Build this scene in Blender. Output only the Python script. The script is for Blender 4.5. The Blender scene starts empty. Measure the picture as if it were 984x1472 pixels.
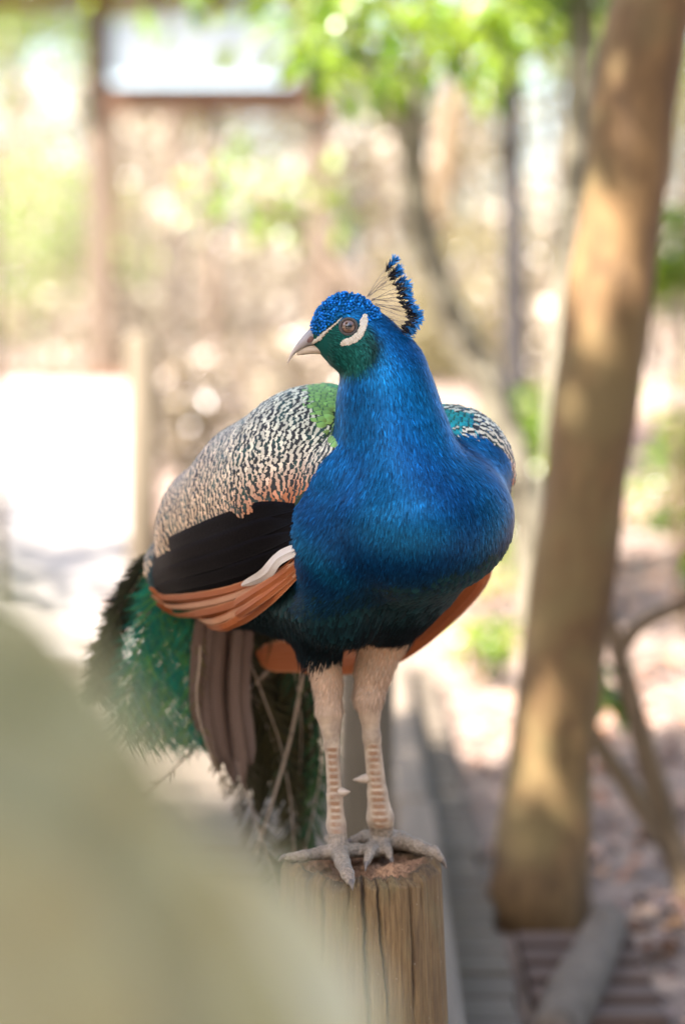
import bpy, math, random
import numpy as np
R = math.radians
rng = np.random.default_rng(7)
random.seed(7)
scene = bpy.context.scene
col = scene.collection

# ------------------------------------------------------------------ camera
CAM = np.array([0.0, -3.1, 1.31]); PITCH = R(4.88)
FPX = 85.0 / 36.0 * 1472.0
cd = bpy.data.cameras.new('camera'); cam = bpy.data.objects.new('camera', cd); col.objects.link(cam)
cam.location = CAM; cam.rotation_euler = (R(90) - PITCH, 0, 0)
cd.sensor_fit = 'VERTICAL'; cd.sensor_height = 36.0; cd.sensor_width = 24.0; cd.lens = 85.0
cd.clip_start = 0.05; cd.clip_end = 2000
cd.dof.use_dof = True; cd.dof.focus_distance = 3.0; cd.dof.aperture_fstop = 1.8
scene.camera = cam

# ------------------------------------------------------------------ sky, sun, exposure
SUN_EL = R(50); SUN_AZ = R(218)        # azimuth of the sun, clockwise from +Y (behind the camera, to the left)
to_sun = np.array([math.sin(SUN_AZ) * math.cos(SUN_EL), math.cos(SUN_AZ) * math.cos(SUN_EL), math.sin(SUN_EL)])
world = bpy.data.worlds.new('World'); scene.world = world; world.use_nodes = True
wn = world.node_tree.nodes; bg = wn['Background']
sky = wn.new('ShaderNodeTexSky'); sky.sky_type = 'NISHITA'; sky.sun_disc = False
sky.sun_elevation = SUN_EL; sky.sun_rotation = SUN_AZ; sky.air_density = 1.0; sky.dust_density = 3.0; sky.ozone_density = 0.6
world.node_tree.links.new(sky.outputs[0], bg.inputs[0]); bg.inputs[1].default_value = 0.10
sd = bpy.data.lights.new('sun', 'SUN'); sun = bpy.data.objects.new('sun', sd); col.objects.link(sun)
sd.energy = 5.0; sd.angle = R(0.53); sd.color = (1.0, 0.94, 0.86)
from mathutils import Vector
sun.rotation_euler = Vector(to_sun).to_track_quat('Z', 'Y').to_euler(); sun.location = (-4, -4, 9)
vs = scene.view_settings
scene.display_settings.display_device = 'sRGB'
vs.view_transform = 'Standard'; vs.look = 'None'; vs.gamma = 1.0; vs.exposure = 2.6; vs.use_curve_mapping = False
vs.use_white_balance = True; vs.white_balance_temperature = 6450; vs.white_balance_tint = 15
cy = scene.cycles
cy.use_denoising = True; cy.denoiser = 'OPENIMAGEDENOISE'; cy.denoising_input_passes = 'RGB_ALBEDO_NORMAL'
cy.max_bounces = 7; cy.diffuse_bounces = 3; cy.glossy_bounces = 2; cy.transmission_bounces = 3; cy.transparent_max_bounces = 6
cy.sample_clamp_indirect = 6.0; cy.caustics_reflective = False; cy.caustics_refractive = False
cy.use_adaptive_sampling = False

# ------------------------------------------------------------------ pixel -> world helpers (photo pixels, 984 x 1472)
_F = np.array([0, math.cos(PITCH), -math.sin(PITCH)]); _U = np.array([0, math.sin(PITCH), math.cos(PITCH)]); _X = np.array([1.0, 0, 0])
def ray(px, py):
    return _F + (px - 492.0) / FPX * _X + (736.0 - py) / FPX * _U
def W(px, py, y):
    d = ray(px, py); return CAM + d * ((y - CAM[1]) / d[1])
def WZ(px, py, z):
    d = ray(px, py); return CAM + d * ((z - CAM[2]) / d[2])
def project(p):
    q = np.atleast_2d(p) - CAM
    w = q @ _F
    return np.stack([492 + FPX * (q @ _X) / w, 736 - FPX * (q @ _U) / w], 1)
def mpp(y): return (y - CAM[1]) / FPX        # metres per photo pixel at depth y

# ------------------------------------------------------------------ object helpers
def link(o, parent=None):
    col.objects.link(o)
    if parent is not None: o.parent = parent
    return o
def tag(o, label, cat, group=None):
    o['label'] = label; o['category'] = cat
    if group: o['group'] = group
    return o
def empty(name, loc=(0, 0, 0)):
    o = bpy.data.objects.new(name, None); o.location = loc; o.empty_display_size = 0.1; return link(o)
def mesh_data(name, V, faces, mats, cols=None, uvs=None, smooth=True, fmat=None, attrs=None):
    V = np.asarray(V, np.float32)
    me = bpy.data.meshes.new(name)
    if isinstance(faces, np.ndarray):
        n = faces.shape[0]; k = faces.shape[1]; loops = faces.astype(np.int32).ravel()
        starts = np.arange(0, n * k, k, dtype=np.int32); tot = np.full(n, k, np.int32)
    else:
        loops = np.concatenate([np.asarray(f, np.int32) for f in faces]); tot = np.array([len(f) for f in faces], np.int32)
        starts = np.concatenate([[0], np.cumsum(tot)[:-1]]).astype(np.int32); n = len(faces)
    me.vertices.add(len(V)); me.vertices.foreach_set('co', V.ravel())
    me.loops.add(len(loops)); me.loops.foreach_set('vertex_index', loops)
    me.polygons.add(n); me.polygons.foreach_set('loop_start', starts); me.polygons.foreach_set('loop_total', tot)
    me.polygons.foreach_set('use_smooth', np.full(n, bool(smooth)))
    for m in (mats if isinstance(mats, (list, tuple)) else [mats]): me.materials.append(m)
    if fmat is not None: me.polygons.foreach_set('material_index', np.asarray(fmat, np.int32))
    if uvs is not None:
        uv = me.uv_layers.new(name='UVMap'); uv.data.foreach_set('uv', np.asarray(uvs, np.float32)[loops].ravel())
    if cols is not None:
        c = np.ones((len(V), 4), np.float32); c[:, :3] = np.asarray(cols, np.float32)
        a = me.color_attributes.new('Col', 'FLOAT_COLOR', 'POINT'); a.data.foreach_set('color', c.ravel())
    me.update(calc_edges=True); me.validate()
    return me
def mesh_obj(name, V, faces, mats, parent=None, **kw):
    off = np.zeros(3)
    if parent is not None: off = np.array(parent.matrix_basis.translation if parent.parent is None else (0, 0, 0), float)
    if parent is not None and parent.parent is not None:
        off = np.array(parent.location, float) + np.array(parent.parent.location, float)
    return link(bpy.data.objects.new(name, mesh_data(name, np.asarray(V, float) - off, faces, mats, **kw)), parent)

def catmull(P, n):
    P = np.asarray(P, float); k = len(P)
    Q = np.vstack([2 * P[0] - P[1], P, 2 * P[-1] - P[-2]])
    t = np.linspace(0, k - 1 - 1e-9, n); i = t.astype(int); f = (t - i)[:, None]
    a, b, c, d = Q[i], Q[i + 1], Q[i + 2], Q[i + 3]
    return 0.5 * (2 * b + (c - a) * f + (2 * a - 5 * b + 4 * c - d) * f ** 2 + (3 * b - a - 3 * c + d) * f ** 3)
def nrm(v): return v / np.maximum(np.linalg.norm(v, axis=-1, keepdims=True), 1e-9)

def tube_geo(P, r, seg=10, ell=None, n=None, rough=0.0, cap=True):
    """swept tube along points P with radii r; ell = (normal hint, ratio)"""
    P = np.asarray(P, float); r = np.asarray(r, float)
    if n:
        t0 = np.linspace(0, 1, len(P)); P2 = catmull(P, n); r = np.interp(np.linspace(0, 1, n), t0, r); P = P2
    k = len(P); T = nrm(np.gradient(P, axis=0))
    ref = np.array([0.12, 0.97, 0.21]) if abs(T[0] @ np.array([0, 1, 0])) < 0.9 else np.array([1, 0, 0.1])
    A = nrm(ref - (T @ ref)[:, None] * T); B = np.cross(T, A)
    th = np.linspace(0, 2 * np.pi, seg, endpoint=False)
    rr = r[:, None] * np.ones((k, seg))
    if rough:
        ph = rng.uniform(0, 6.28, 6); zz = np.linspace(0, k * 0.6, k)[:, None]
        rr = rr * (1 + rough * (np.sin(2 * th[None] + ph[0] + 0.7 * zz) + 0.6 * np.sin(3 * th[None] + ph[1] - 1.1 * zz) + 0.5 * np.sin(5 * th[None] + ph[2] + 1.9 * zz) + 0.8 * np.sin(zz * 1.3 + ph[3])))
    V = P[:, None] + rr[..., None] * (np.cos(th)[None, :, None] * A[:, None] + np.sin(th)[None, :, None] * B[:, None])
    V = V.reshape(-1, 3)
    i = np.arange(k - 1)[:, None] * seg; j = np.arange(seg)[None]
    j2 = (j + 1) % seg
    F = np.stack([i + j, i + j2, i + seg + j2, i + seg + j], -1).reshape(-1, 4)
    if cap:
        V = np.vstack([V, P[0], P[-1]]); a, b = k * seg, k * seg + 1
        jj = np.arange(seg); jn = (jj + 1) % seg
        F = np.vstack([F, np.stack([jn, jj, np.full(seg, a), np.full(seg, a)], 1), np.stack([(k - 1) * seg + jj, (k - 1) * seg + jn, np.full(seg, b), np.full(seg, b)], 1)])
    return V, F
def fix_faces(F):      # degenerate quads -> triangles
    return [tuple(f[:3]) if f[2] == f[3] else tuple(f) for f in F.tolist()]
def merge(parts):
    Vs, Fs, o = [], [], 0
    for V, F in parts:
        Vs.append(V); Fs.append(np.asarray(F) + o); o += len(V)
    return np.vstack(Vs), np.vstack(Fs)
def box_geo(c, s, rz=0.0, bev=0.0, rot=None):
    """box with chamfered edges"""
    s = np.asarray(s, float) / 2; b = bev if bev else 0.0
    import bmesh
    bm = bmesh.new(); bmesh.ops.create_cube(bm, size=2.0)
    for v in bm.verts: v.co = (v.co.x * s[0], v.co.y * s[1], v.co.z * s[2])
    if b: bmesh.ops.bevel(bm, geom=bm.edges[:], offset=b, segments=1, affect='EDGES')
    V = np.array([v.co[:] for v in bm.verts]); bm.verts.index_update(); F = [tuple(v.index for v in f.verts) for f in bm.faces]; bm.free()
    if rot is not None: V = V @ np.asarray(rot).T
    if rz: ca, sa = math.cos(rz), math.sin(rz); V = V @ np.array([[ca, sa, 0], [-sa, ca, 0], [0, 0, 1]])
    return V + np.asarray(c, float), F

# ------------------------------------------------------------------ material helpers
def new_mat(name):
    m = bpy.data.materials.new(name); m.use_nodes = True
    nt = m.node_tree; return m, nt, nt.nodes['Principled BSDF']
def N(nt, kind, **kw):
    n = nt.nodes.new(kind)
    for k, v in kw.items():
        if k in n.inputs.keys() if hasattr(n.inputs, 'keys') else False: n.inputs[k].default_value = v
        else: setattr(n, k, v)
    return n
def ramp(nt, fac, stops):
    r = nt.nodes.new('ShaderNodeValToRGB'); e = r.color_ramp.elements
    e[0].position, e[0].color = stops[0][0], (*stops[0][1], 1); e[1].position, e[1].color = stops[-1][0], (*stops[-1][1], 1)
    for p, c in stops[1:-1]:
        x = e.new(p); x.color = (*c, 1)
    nt.links.new(fac, r.inputs[0]); return r.outputs[0]
def coords(nt, kind='Object', scale=(1, 1, 1)):
    tc = nt.nodes.new('ShaderNodeTexCoord'); mp = nt.nodes.new('ShaderNodeMapping'); mp.inputs['Scale'].default_value = scale
    nt.links.new(tc.outputs[kind], mp.inputs[0]); return mp.outputs[0]
def geopos(nt, scale=(1, 1, 1)):
    tc = nt.nodes.new('ShaderNodeNewGeometry'); mp = nt.nodes.new('ShaderNodeMapping'); mp.inputs['Scale'].default_value = scale
    nt.links.new(tc.outputs['Position'], mp.inputs[0]); return mp.outputs[0]
def noise(nt, vec, scale, detail=4, rough=0.6, dist=0.0):
    n = nt.nodes.new('ShaderNodeTexNoise'); n.inputs['Scale'].default_value = scale; n.inputs['Detail'].default_value = detail
    n.inputs['Roughness'].default_value = rough; n.inputs['Distortion'].default_value = dist
    nt.links.new(vec, n.inputs['Vector']); return n.outputs['Fac']
def mixc(nt, fac, a, b, mode='MIX'):
    m = nt.nodes.new('ShaderNodeMix'); m.data_type = 'RGBA'; m.blend_type = mode
    if isinstance(fac, (int, float)): m.inputs[0].default_value = fac
    else: nt.links.new(fac, m.inputs[0])
    for s, i in ((a, 6), (b, 7)):
        if isinstance(s, tuple): m.inputs[i].default_value = (*s, 1)
        else: nt.links.new(s, m.inputs[i])
    return m.outputs[2]
def math_(nt, op, a, b=None):
    m = nt.nodes.new('ShaderNodeMath'); m.operation = op
    for s, i in ((a, 0), (b, 1)):
        if s is None: continue
        if isinstance(s, (int, float)): m.inputs[i].default_value = s
        else: nt.links.new(s, m.inputs[i])
    return m.outputs[0]
def bump(nt, bsdf, h, strength=0.3, dist=0.01):
    b = nt.nodes.new('ShaderNodeBump'); b.inputs['Strength'].default_value = strength; b.inputs['Distance'].default_value = dist
    nt.links.new(h, b.inputs['Height']); nt.links.new(b.outputs[0], bsdf.inputs['Normal'])

def simple_mat(name, c1, c2, scale=8, rough=0.8, zs=1.0, bmp=0.3, bd=0.01, detail=5, stops=None):
    m, nt, b = new_mat(name)
    v = geopos(nt, (1, 1, zs)); f = noise(nt, v, scale, detail, 0.62)
    c = ramp(nt, f, stops or [(0.3, c1), (0.7, c2)])
    nt.links.new(c, b.inputs['Base Color']); b.inputs['Roughness'].default_value = rough
    if bmp: bump(nt, b, f, bmp, bd)
    return m
def leaf_mat(name, c1, c2, trans=0.45, rough=0.28, pale=None):
    m, nt, b = new_mat(name); out = nt.nodes['Material Output']
    at = N(nt, 'ShaderNodeAttribute', attribute_name='Col')
    sep = nt.nodes.new('ShaderNodeSeparateColor'); nt.links.new(at.outputs['Color'], sep.inputs[0])
    c = mixc(nt, sep.outputs[0] if pale is None else ramp(nt, sep.outputs[0], [(0, (0, 0, 0)), (pale, (.25, .25, .25)), (pale + .01, (1, 1, 1))]), c1, c2)
    nt.links.new(c, b.inputs['Base Color']); b.inputs['Roughness'].default_value = rough; b.inputs['Specular IOR Level'].default_value = .8
    tr = nt.nodes.new('ShaderNodeBsdfTranslucent')
    bright = mixc(nt, 1.0, c, (1.5, 1.5, 0.7), 'MULTIPLY'); nt.links.new(bright, tr.inputs[0])
    mx = nt.nodes.new('ShaderNodeMixShader'); mx.inputs[0].default_value = trans
    nt.links.new(b.outputs[0], mx.inputs[1]); nt.links.new(tr.outputs[0], mx.inputs[2]); nt.links.new(mx.outputs[0], out.inputs[0])
    return m
def bark_mat(name, c1, c2, scale=6, zs=0.25, bmp=0.6, spots=None):
    m, nt, b = new_mat(name)
    v = geopos(nt, (1, 1, zs)); f = noise(nt, v, scale * 4, 6, 0.65, 0.4); g = noise(nt, geopos(nt), scale * 0.8, 3)
    c = ramp(nt, f, [(0.28, c1), (0.72, c2)])
    if spots: c = mixc(nt, ramp(nt, g, [(0.45, (0, 0, 0)), (0.62, (1, 1, 1))]), c, spots)
    nt.links.new(c, b.inputs['Base Color']); b.inputs['Roughness'].default_value = 0.85; bump(nt, b, f, bmp, 0.01)
    return m

def sstep(a, b, x):
    t = np.clip((x - a) / (b - a), 0, 1); return t * t * (3 - 2 * t)

# ================================================================== SETTING
def gh(x, y):
    """height of the ground"""
    x = np.asarray(x, float); y = np.asarray(y, float)
    z = 0.72 * sstep(3.5, 15.5, y) + 1.6 * sstep(19, 60, y)
    z = z + 0.05 * np.sin(x * 0.9 + 0.5) * np.sin(y * 0.8) * sstep(1.2, 4, np.abs(x - 0.2))
    return z
mat_ground = simple_mat('ground_soil', (0.13, 0.09, 0.066), (0.29, 0.22, 0.17), 5, 0.95, bmp=0.5, bd=0.03)
xs = np.concatenate([-np.geomspace(300, 6.2, 26), np.linspace(-6, 6, 61), np.geomspace(6.2, 300, 26)])
ys = np.concatenate([-np.geomspace(200, 4.4, 16), np.linspace(-4.2, 30, 115), np.geomspace(30.5, 600, 30)])
gx, gy = np.meshgrid(xs, ys, indexing='ij'); gz = gh(gx, gy)
nx, ny = gx.shape
ii, jj = np.meshgrid(np.arange(nx - 1), np.arange(ny - 1), indexing='ij')
GF = np.stack([ii * ny + jj, (ii + 1) * ny + jj, (ii + 1) * ny + jj + 1, ii * ny + jj + 1], -1).reshape(-1, 4)
g = mesh_obj('ground', np.stack([gx, gy, gz], -1).reshape(-1, 3), GF, mat_ground); g['kind'] = 'structure'

# pale path on the left
mat_path = simple_mat('path_sand', (0.26, 0.235, 0.20), (0.38, 0.35, 0.31), 3, 0.95, bmp=0.2)
py_ = np.linspace(3.4, 15.2, 50); V = []
for y in py_:
    xl, xr = -3.2 - 0.12 * y, -0.50 - 0.093 * (y - 3.4)
    for t in np.linspace(0, 1, 14):
        x = xl + (xr - xl) * t + 0.06 * math.sin(y * 1.7 + t * 9) * (1 if t in (0, 1) else 0)
        V.append((x, y, float(gh(x, y)) + 0.006))
a_, b_ = np.meshgrid(np.arange(49), np.arange(13), indexing='ij')
F = np.stack([a_ * 14 + b_, a_ * 14 + b_ + 1, (a_ + 1) * 14 + b_ + 1, (a_ + 1) * 14 + b_], -1).reshape(-1, 4)
o = mesh_obj('path', V, F, mat_path); o['kind'] = 'structure'

# boardwalk of grey planks, kerb beams along it
def wood_mat(name, c1, c2, c3, axis=0, sc=30):
    m, nt, b = new_mat(name)
    s = [1, 1, 1]; s[axis] = 0.06
    oi = nt.nodes.new('ShaderNodeObjectInfo')
    v = coords(nt, 'Object', tuple(s))
    ad = nt.nodes.new('ShaderNodeVectorMath'); ad.operation = 'ADD'; nt.links.new(v, ad.inputs[0]); nt.links.new(oi.outputs['Random'], ad.inputs[1])
    f = noise(nt, ad.outputs[0], sc, 6, 0.6, 0.3); g_ = noise(nt, ad.outputs[0], sc * 0.18, 3)
    c = mixc(nt, math_(nt, 'MULTIPLY', g_, 0.8), ramp(nt, f, [(0.3, c1), (0.7, c2)]), c3)
    nt.links.new(c, b.inputs['Base Color']); b.inputs['Roughness'].default_value = 0.85; bump(nt, b, f, 0.4, 0.004)
    return m
mat_plank = wood_mat('plank_wood', (0.055, 0.044, 0.032), (0.15, 0.12, 0.085), (0.11, 0.088, 0.058))
mat_kerb = wood_mat('kerb_wood', (0.10, 0.075, 0.05), (0.24, 0.185, 0.13), (0.17, 0.14, 0.10), axis=1)
mat_dark_plank = wood_mat('dark_plank_wood', (0.045, 0.03, 0.022), (0.13, 0.085, 0.06), (0.09, 0.06, 0.045))  # dark tone stands for the shadow over the step
bw = empty('boardwalk', (0, 0, 0)); bw['kind'] = 'structure'
V, F = box_geo((0, 0, 0), (1.62, 0.132, 0.035), bev=0.004)
pm = mesh_data('plank', V, F, mat_plank, smooth=False)
for k in range(44):
    y = -1.2 + k * 0.142
    p = link(bpy.data.objects.new('plank', pm), bw); p.location = (-0.505 + rng.uniform(-.008, .008), y, 0.062 + float(gh(-.4, y)) + rng.uniform(-.003, .003)); p.rotation_euler = (rng.uniform(-.01, .01), 0, rng.uniform(-.008, .008))
V, F = box_geo((0, 0, 0), (0.07, 6.2, 0.05), bev=0.004)
jm = mesh_data('joist', V, F, mat_dark_plank, smooth=False)
for x in (-1.15, -0.45, 0.27):
    p = link(bpy.data.objects.new('joist', jm), bw); p.location = (x, 1.9, 0.018)
for (ya, yb) in ((0.16, 2.35), (2.37, 4.8)):
    V, F = box_geo((0, 0, 0), (0.085, yb - ya, 0.10), bev=0.012)
    p = link(bpy.data.objects.new('kerb_beam', mesh_data('kerb_beam', V, F, mat_kerb, smooth=False)), bw)
    p.location = (0.158, (ya + yb) / 2, 0.131 + 0.01 * (ya > 1)); p.rotation_euler = (0.004, 0.02, -0.008 * (ya < 1))
# low step planks beside the boardwalk, coloured dark to stand for shadow
st = empty('step_planks', (0.47, 1.45, 0)); tag(st, 'low brown slatted step between boardwalk and trunk, coloured dark for shadow', 'step')
for k in range(5):
    V, F = box_geo((0, 0, 0), (0.235, 0.075, 0.03), bev=0.004)
    p = link(bpy.data.objects.new('plank', mesh_data('plank', V, F, mat_dark_plank, smooth=False)), st); p.location = (0, -0.25 + k * 0.125, 0.02 + 0.001 * k); p.rotation_euler = (0, 0, rng.uniform(-.03, .03))
# log kerb leaning beside the step
V, F = tube_geo([WZ(790, 1500, 0.04), WZ(838, 1400, 0.05), WZ(872, 1330, 0.05)], [0.045, 0.05, 0.042], 14, n=12, rough=0.03)
mat_log = bark_mat('log_bark', (0.07, 0.052, 0.034), (0.17, 0.13, 0.09))
o = mesh_obj('log', V, fix_faces(F), mat_log); tag(o, 'grey weathered log lying beside the dark slatted step', 'log')

# ================================================================== POST THE BIRD STANDS ON
ZS = W(517, 1240, 0.0)[2]; SX = W(515, 1240, 0.0)[0]; SR = 0.1035
mstump, nt, b = new_mat('post_wood')
v = geopos(nt, (1, 1, 0.045)); f = noise(nt, v, 260, 7, 0.72, 0.3); g_ = noise(nt, geopos(nt, (1, 1, .12)), 30, 4, 0.6, 0.6); h_ = noise(nt, geopos(nt, (1, 1, 0.5)), 16, 4)
c = ramp(nt, f, [(0.28, (0.085, 0.047, 0.018)), (0.5, (0.20, 0.125, 0.052)), (0.72, (0.31, 0.205, 0.09))])
c = mixc(nt, math_(nt, 'MULTIPLY', ramp(nt, g_, [(0.52, (0, 0, 0)), (0.68, (1, 1, 1))]), .8), c, (0.085, 0.05, 0.026))
c = mixc(nt, math_(nt, 'MULTIPLY', ramp(nt, h_, [(0.5, (0, 0, 0)), (0.66, (1, 1, 1))]), 0.4), c, (0.20, 0.19, 0.09))
at = N(nt, 'ShaderNodeAttribute', attribute_name='Col'); sp = nt.nodes.new('ShaderNodeSeparateColor'); nt.links.new(at.outputs['Color'], sp.inputs[0])
n2 = noise(nt, geopos(nt), 120, 5)
top = ramp(nt, n2, [(0.3, (0.17, 0.085, 0.045)), (0.6, (0.40, 0.23, 0.13)), (0.8, (0.46, 0.33, 0.22))])
c = mixc(nt, sp.outputs[1], c, top)
c = mixc(nt, sp.outputs[0], c, (0.06, 0.045, 0.033))
vo = nt.nodes.new('ShaderNodeTexVoronoi'); vo.inputs['Scale'].default_value = 70; nt.links.new(geopos(nt), vo.inputs['Vector'])
c = mixc(nt, math_(nt, 'MULTIPLY', math_(nt, 'LESS_THAN', vo.outputs['Distance'], 0.07), 0.4), c, (0.6, 0.52, 0.4))
nt.links.new(c, b.inputs['Base Color']); b.inputs['Roughness'].default_value = 0.82; bump(nt, b, math_(nt, 'ADD', f, math_(nt, 'MULTIPLY', n2, 0.4)), 0.75, 0.004)
NT, NZ, NR = 520, 150, 56
th = np.linspace(0, 2 * np.pi, NT, endpoint=False)
def ring_noise(t, z=0): return 0.0022 * np.sin(3 * t + 1) + 0.0016 * np.sin(7 * t + 2 + z * 3) + 0.0005 * np.sin(17 * t + 5 * z) + 0.0002 * np.sin(41 * t + 9 * z)
def px_theta(px): return -math.pi / 2 + math.asin(max(-1, min(1, (px - 515) / 118.0)))
cr = [(519, 0.06, .55, 0.011, .0022), (541, 0.10, .45, .008, .0016), (590, 0.02, .22, .007, .0020), (463, 0.03, .16, .007, .0018), (437, .02, .06, .003, .0014), (560, .05, .04, .003, .0012), (500, 0, .04, .003, .0012), (607, .0, .05, .003, .0012), (420, 0, .2, .004, .0015)]
cracks = [(px_theta(a_), b_, c_, d_, e_) for a_, b_, c_, d_, e_ in cr] + [(rng.uniform(0.3, 2.8), rng.uniform(-.05, .05), rng.uniform(.1, .4), .006, .0016) for _ in range(10)]
def crack_depth(t, z):
    d = np.zeros_like(t)
    for k, (t0, dr, ln, dp, wd) in enumerate(cracks):
        tc = t0 + dr * z / 0.2 * 1.4 + 0.007 * np.sin(z * 40 + k * 2) + 0.005 * np.sin(z * 130 + k) + .003 * np.sin(z * 420 + k * 3)
        q = (np.mod(t - tc + np.pi, 2 * np.pi) - np.pi) * SR
        d = np.maximum(d, dp * np.exp(-(q / wd) ** 2) * sstep(ln, ln * 0.6, z) )
    return d
zz = np.concatenate([np.linspace(0, 0.012, 12), np.linspace(0.0135, 0.27, 150)[:], np.linspace(0.3, ZS + 0.02, 8)])
T2, Z2 = np.meshgrid(th, zz)
rim = 0.0015 * rng.normal(0, 1, NT // 8).repeat(8) + 0.004 * np.sin(2 * th + 0.7) + 0.003 * np.sin(5 * th + 2) + 0.002 * np.sin(11 * th) + 0.0012 * np.sin(29 * th + 1) + 0.001 * rng.normal(0, 1, NT)
cham = 0.010 * np.clip(1 - Z2 / 0.012, 0, 1) ** 2
rad = SR + 0.0095 * np.clip(Z2 / 0.2, 0, 1.5) + ring_noise(T2, Z2) - cham - crack_depth(T2, Z2) + 0.0005 * np.sin(63 * T2 + 6 * Z2) * np.sin(23 * T2)
lean = 0.022 * Z2
X = SX + rad * np.cos(T2) + lean * 0.1; Y = rad * np.sin(T2); Z = ZS - Z2 + rim[None] * np.exp(-Z2 / 0.02)
Vs = np.stack([X, Y, Z], -1).reshape(-1, 3); nzz = len(zz)
rs = np.linspace(1, 0, NR)[1:]
Tt, Rt = np.meshgrid(th, rs)
r0 = rad[0][None] * Rt
xt, yt = r0 * np.cos(Tt), r0 * np.sin(Tt)
hol = 0.028 * np.exp(-(((xt + 0.045) / 0.034) ** 2 + ((yt - 0.005) / 0.045) ** 2)) + 0.014 * np.exp(-(((xt - 0.012) / 0.03) ** 2 + ((yt + 0.035) / 0.02) ** 2)) + 0.012 * np.exp(-(((xt - 0.04) / 0.03) ** 2 + ((yt - 0.03) / 0.03) ** 2))
lump = 0.0035 * np.sin(xt * 160 + 2 * np.sin(yt * 130)) * np.sin(yt * 190 + 1) + 0.002 * np.sin(xt * 420 + 3) * np.sin(yt * 380) + 0.0012 * rng.normal(0, 1, xt.shape)
inn = sstep(1.0, 0.86, Rt)
zt = ZS + rim[None] * Rt + 0.002 + inn * (lump - hol - 0.006) 
Vt = np.stack([SX + xt, yt, zt], -1).reshape(-1, 3)
V = np.vstack([Vs, Vt]); cols = np.zeros((len(V), 3)); 
cols[:len(Vs), 0] = (np.clip(crack_depth(T2, Z2) / 0.008, 0, 1) * 0.8 + 0.75 * np.exp(-Z2 / 0.016) * (0.5 + 0.5 * np.sin(7 * T2 + 3 * np.sin(3 * T2)))).ravel().clip(0, 1)
cols[len(Vs):, 1] = sstep(0.97, 0.8, Rt).ravel() * 0.9; cols[len(Vs):, 0] = ((1 - sstep(0.97, 0.8, Rt)) * (0.35 + 0.4 * np.sin(5 * Tt + 1) ** 2)).ravel()
rows = nzz + NR - 1
idx = np.concatenate([np.arange(nzz)[::-1], nzz + np.arange(NR - 1)])
F = []
for a_, b_ in zip(idx[:-1], idx[1:]):
    j = np.arange(NT); jn = (j + 1) % NT
    F.append(np.stack([a_ * NT + j, a_ * NT + jn, b_ * NT + jn, b_ * NT + j], 1))
post = mesh_obj('wooden_post', V, np.vstack(F), mstump, cols=cols)
tag(post, 'round weathered wooden post with split top that the peacock stands on', 'post')

# ================================================================== OTHER POSTS
mat_post2 = bark_mat('post_far_wood', (0.07, 0.055, 0.034), (0.16, 0.13, 0.085), zs=0.1)
def bollard(name, px, pytop, y, r, label, cat, taper=1.06):
    b0 = W(px, 700, y); zt = W(px, pytop, y)[2]; zg = float(gh(b0[0], y)) - 0.05
    P = [(b0[0], y, zg), (b0[0], y, (zg + zt) / 2), (b0[0], y, zt - 0.02), (b0[0], y, zt)]
    V, F = tube_geo(P, [r * taper, r, r, r * 0.88], 20, rough=0.012)
    o = mesh_obj(name, V, fix_faces(F), mat_post2); tag(o, label, cat); return o
bollard('bollard_post', 527, 940, 1.62, 0.054, 'short round olive-brown post directly behind the peacock legs', 'post')
bollard('bollard_post', 205, 478, 6.0, 0.058, 'tall slim round wooden post beside the pale path', 'post')
bollard('bollard_post', 388, 540, 7.4, 0.10, 'short thick wooden post seen between path and peacock wing', 'post')
bollard('bollard_post', -2, 200, 6.4, 0.02, 'thin upright pole at the far side of the pale path', 'pole')

# ================================================================== LEAF GEOMETRY
def leaf_batch(P, D, Nn, L, Wd, curl=0.15, fold=0.12, val=None):
    """simple pointed leaves: 6 verts/4 tris each"""
    n = len(P); D = nrm(D); S = nrm(np.cross(D, Nn)); Nn = nrm(np.cross(S, D))
    L = np.broadcast_to(L, n)[:, None]; Wd = np.broadcast_to(Wd, n)[:, None]
    a = P; m1 = P + D * L * 0.4; tip = P + D * L - Nn * L * curl
    l1 = m1 + S * Wd / 2 + Nn * Wd * fold; r1 = m1 - S * Wd / 2 + Nn * Wd * fold
    m2 = P + D * L * 0.75 - Nn * L * curl * 0.5; l2 = m2 + S * Wd * 0.32; r2 = m2 - S * Wd * 0.32
    V = np.stack([a, l1, m1, r1, l2, m2, r2, tip], 1).reshape(-1, 3)
    base = np.arange(n)[:, None] * 8
    tpl = np.array([[0, 2, 1, 1], [0, 3, 2, 2], [1, 2, 5, 4], [2, 3, 6, 5], [4, 5, 7, 7], [5, 6, 7, 7]])
    tri = np.array([[0, 2, 1], [0, 3, 2], [1, 2, 5], [1, 5, 4], [2, 3, 6], [2, 6, 5], [4, 5, 7], [5, 6, 7]])
    F = (base[:, None] + tri[None]).reshape(-1, 3)
    c = rng.uniform(0, 1, n) if val is None else val
    cols = np.repeat(np.stack([c, c, c], 1), 8, 0)
    return V, F, cols
GAPS = [(W(*q), r_ + .02) for q, r_ in [((752, 1000, 1.9), .085), ((768, 1050, 1.9), .085), ((785, 1100, 1.9), .08), ((858, 275, 1.95), .07), ((848, 335, 1.95), .075), ((858, 390, 1.95), .075), ((885, 445, 1.95), .065), ((735, 1180, 1.9), .05)]]
def rand_dir(n): return nrm(rng.normal(0, 1, (n, 3)))
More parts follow.
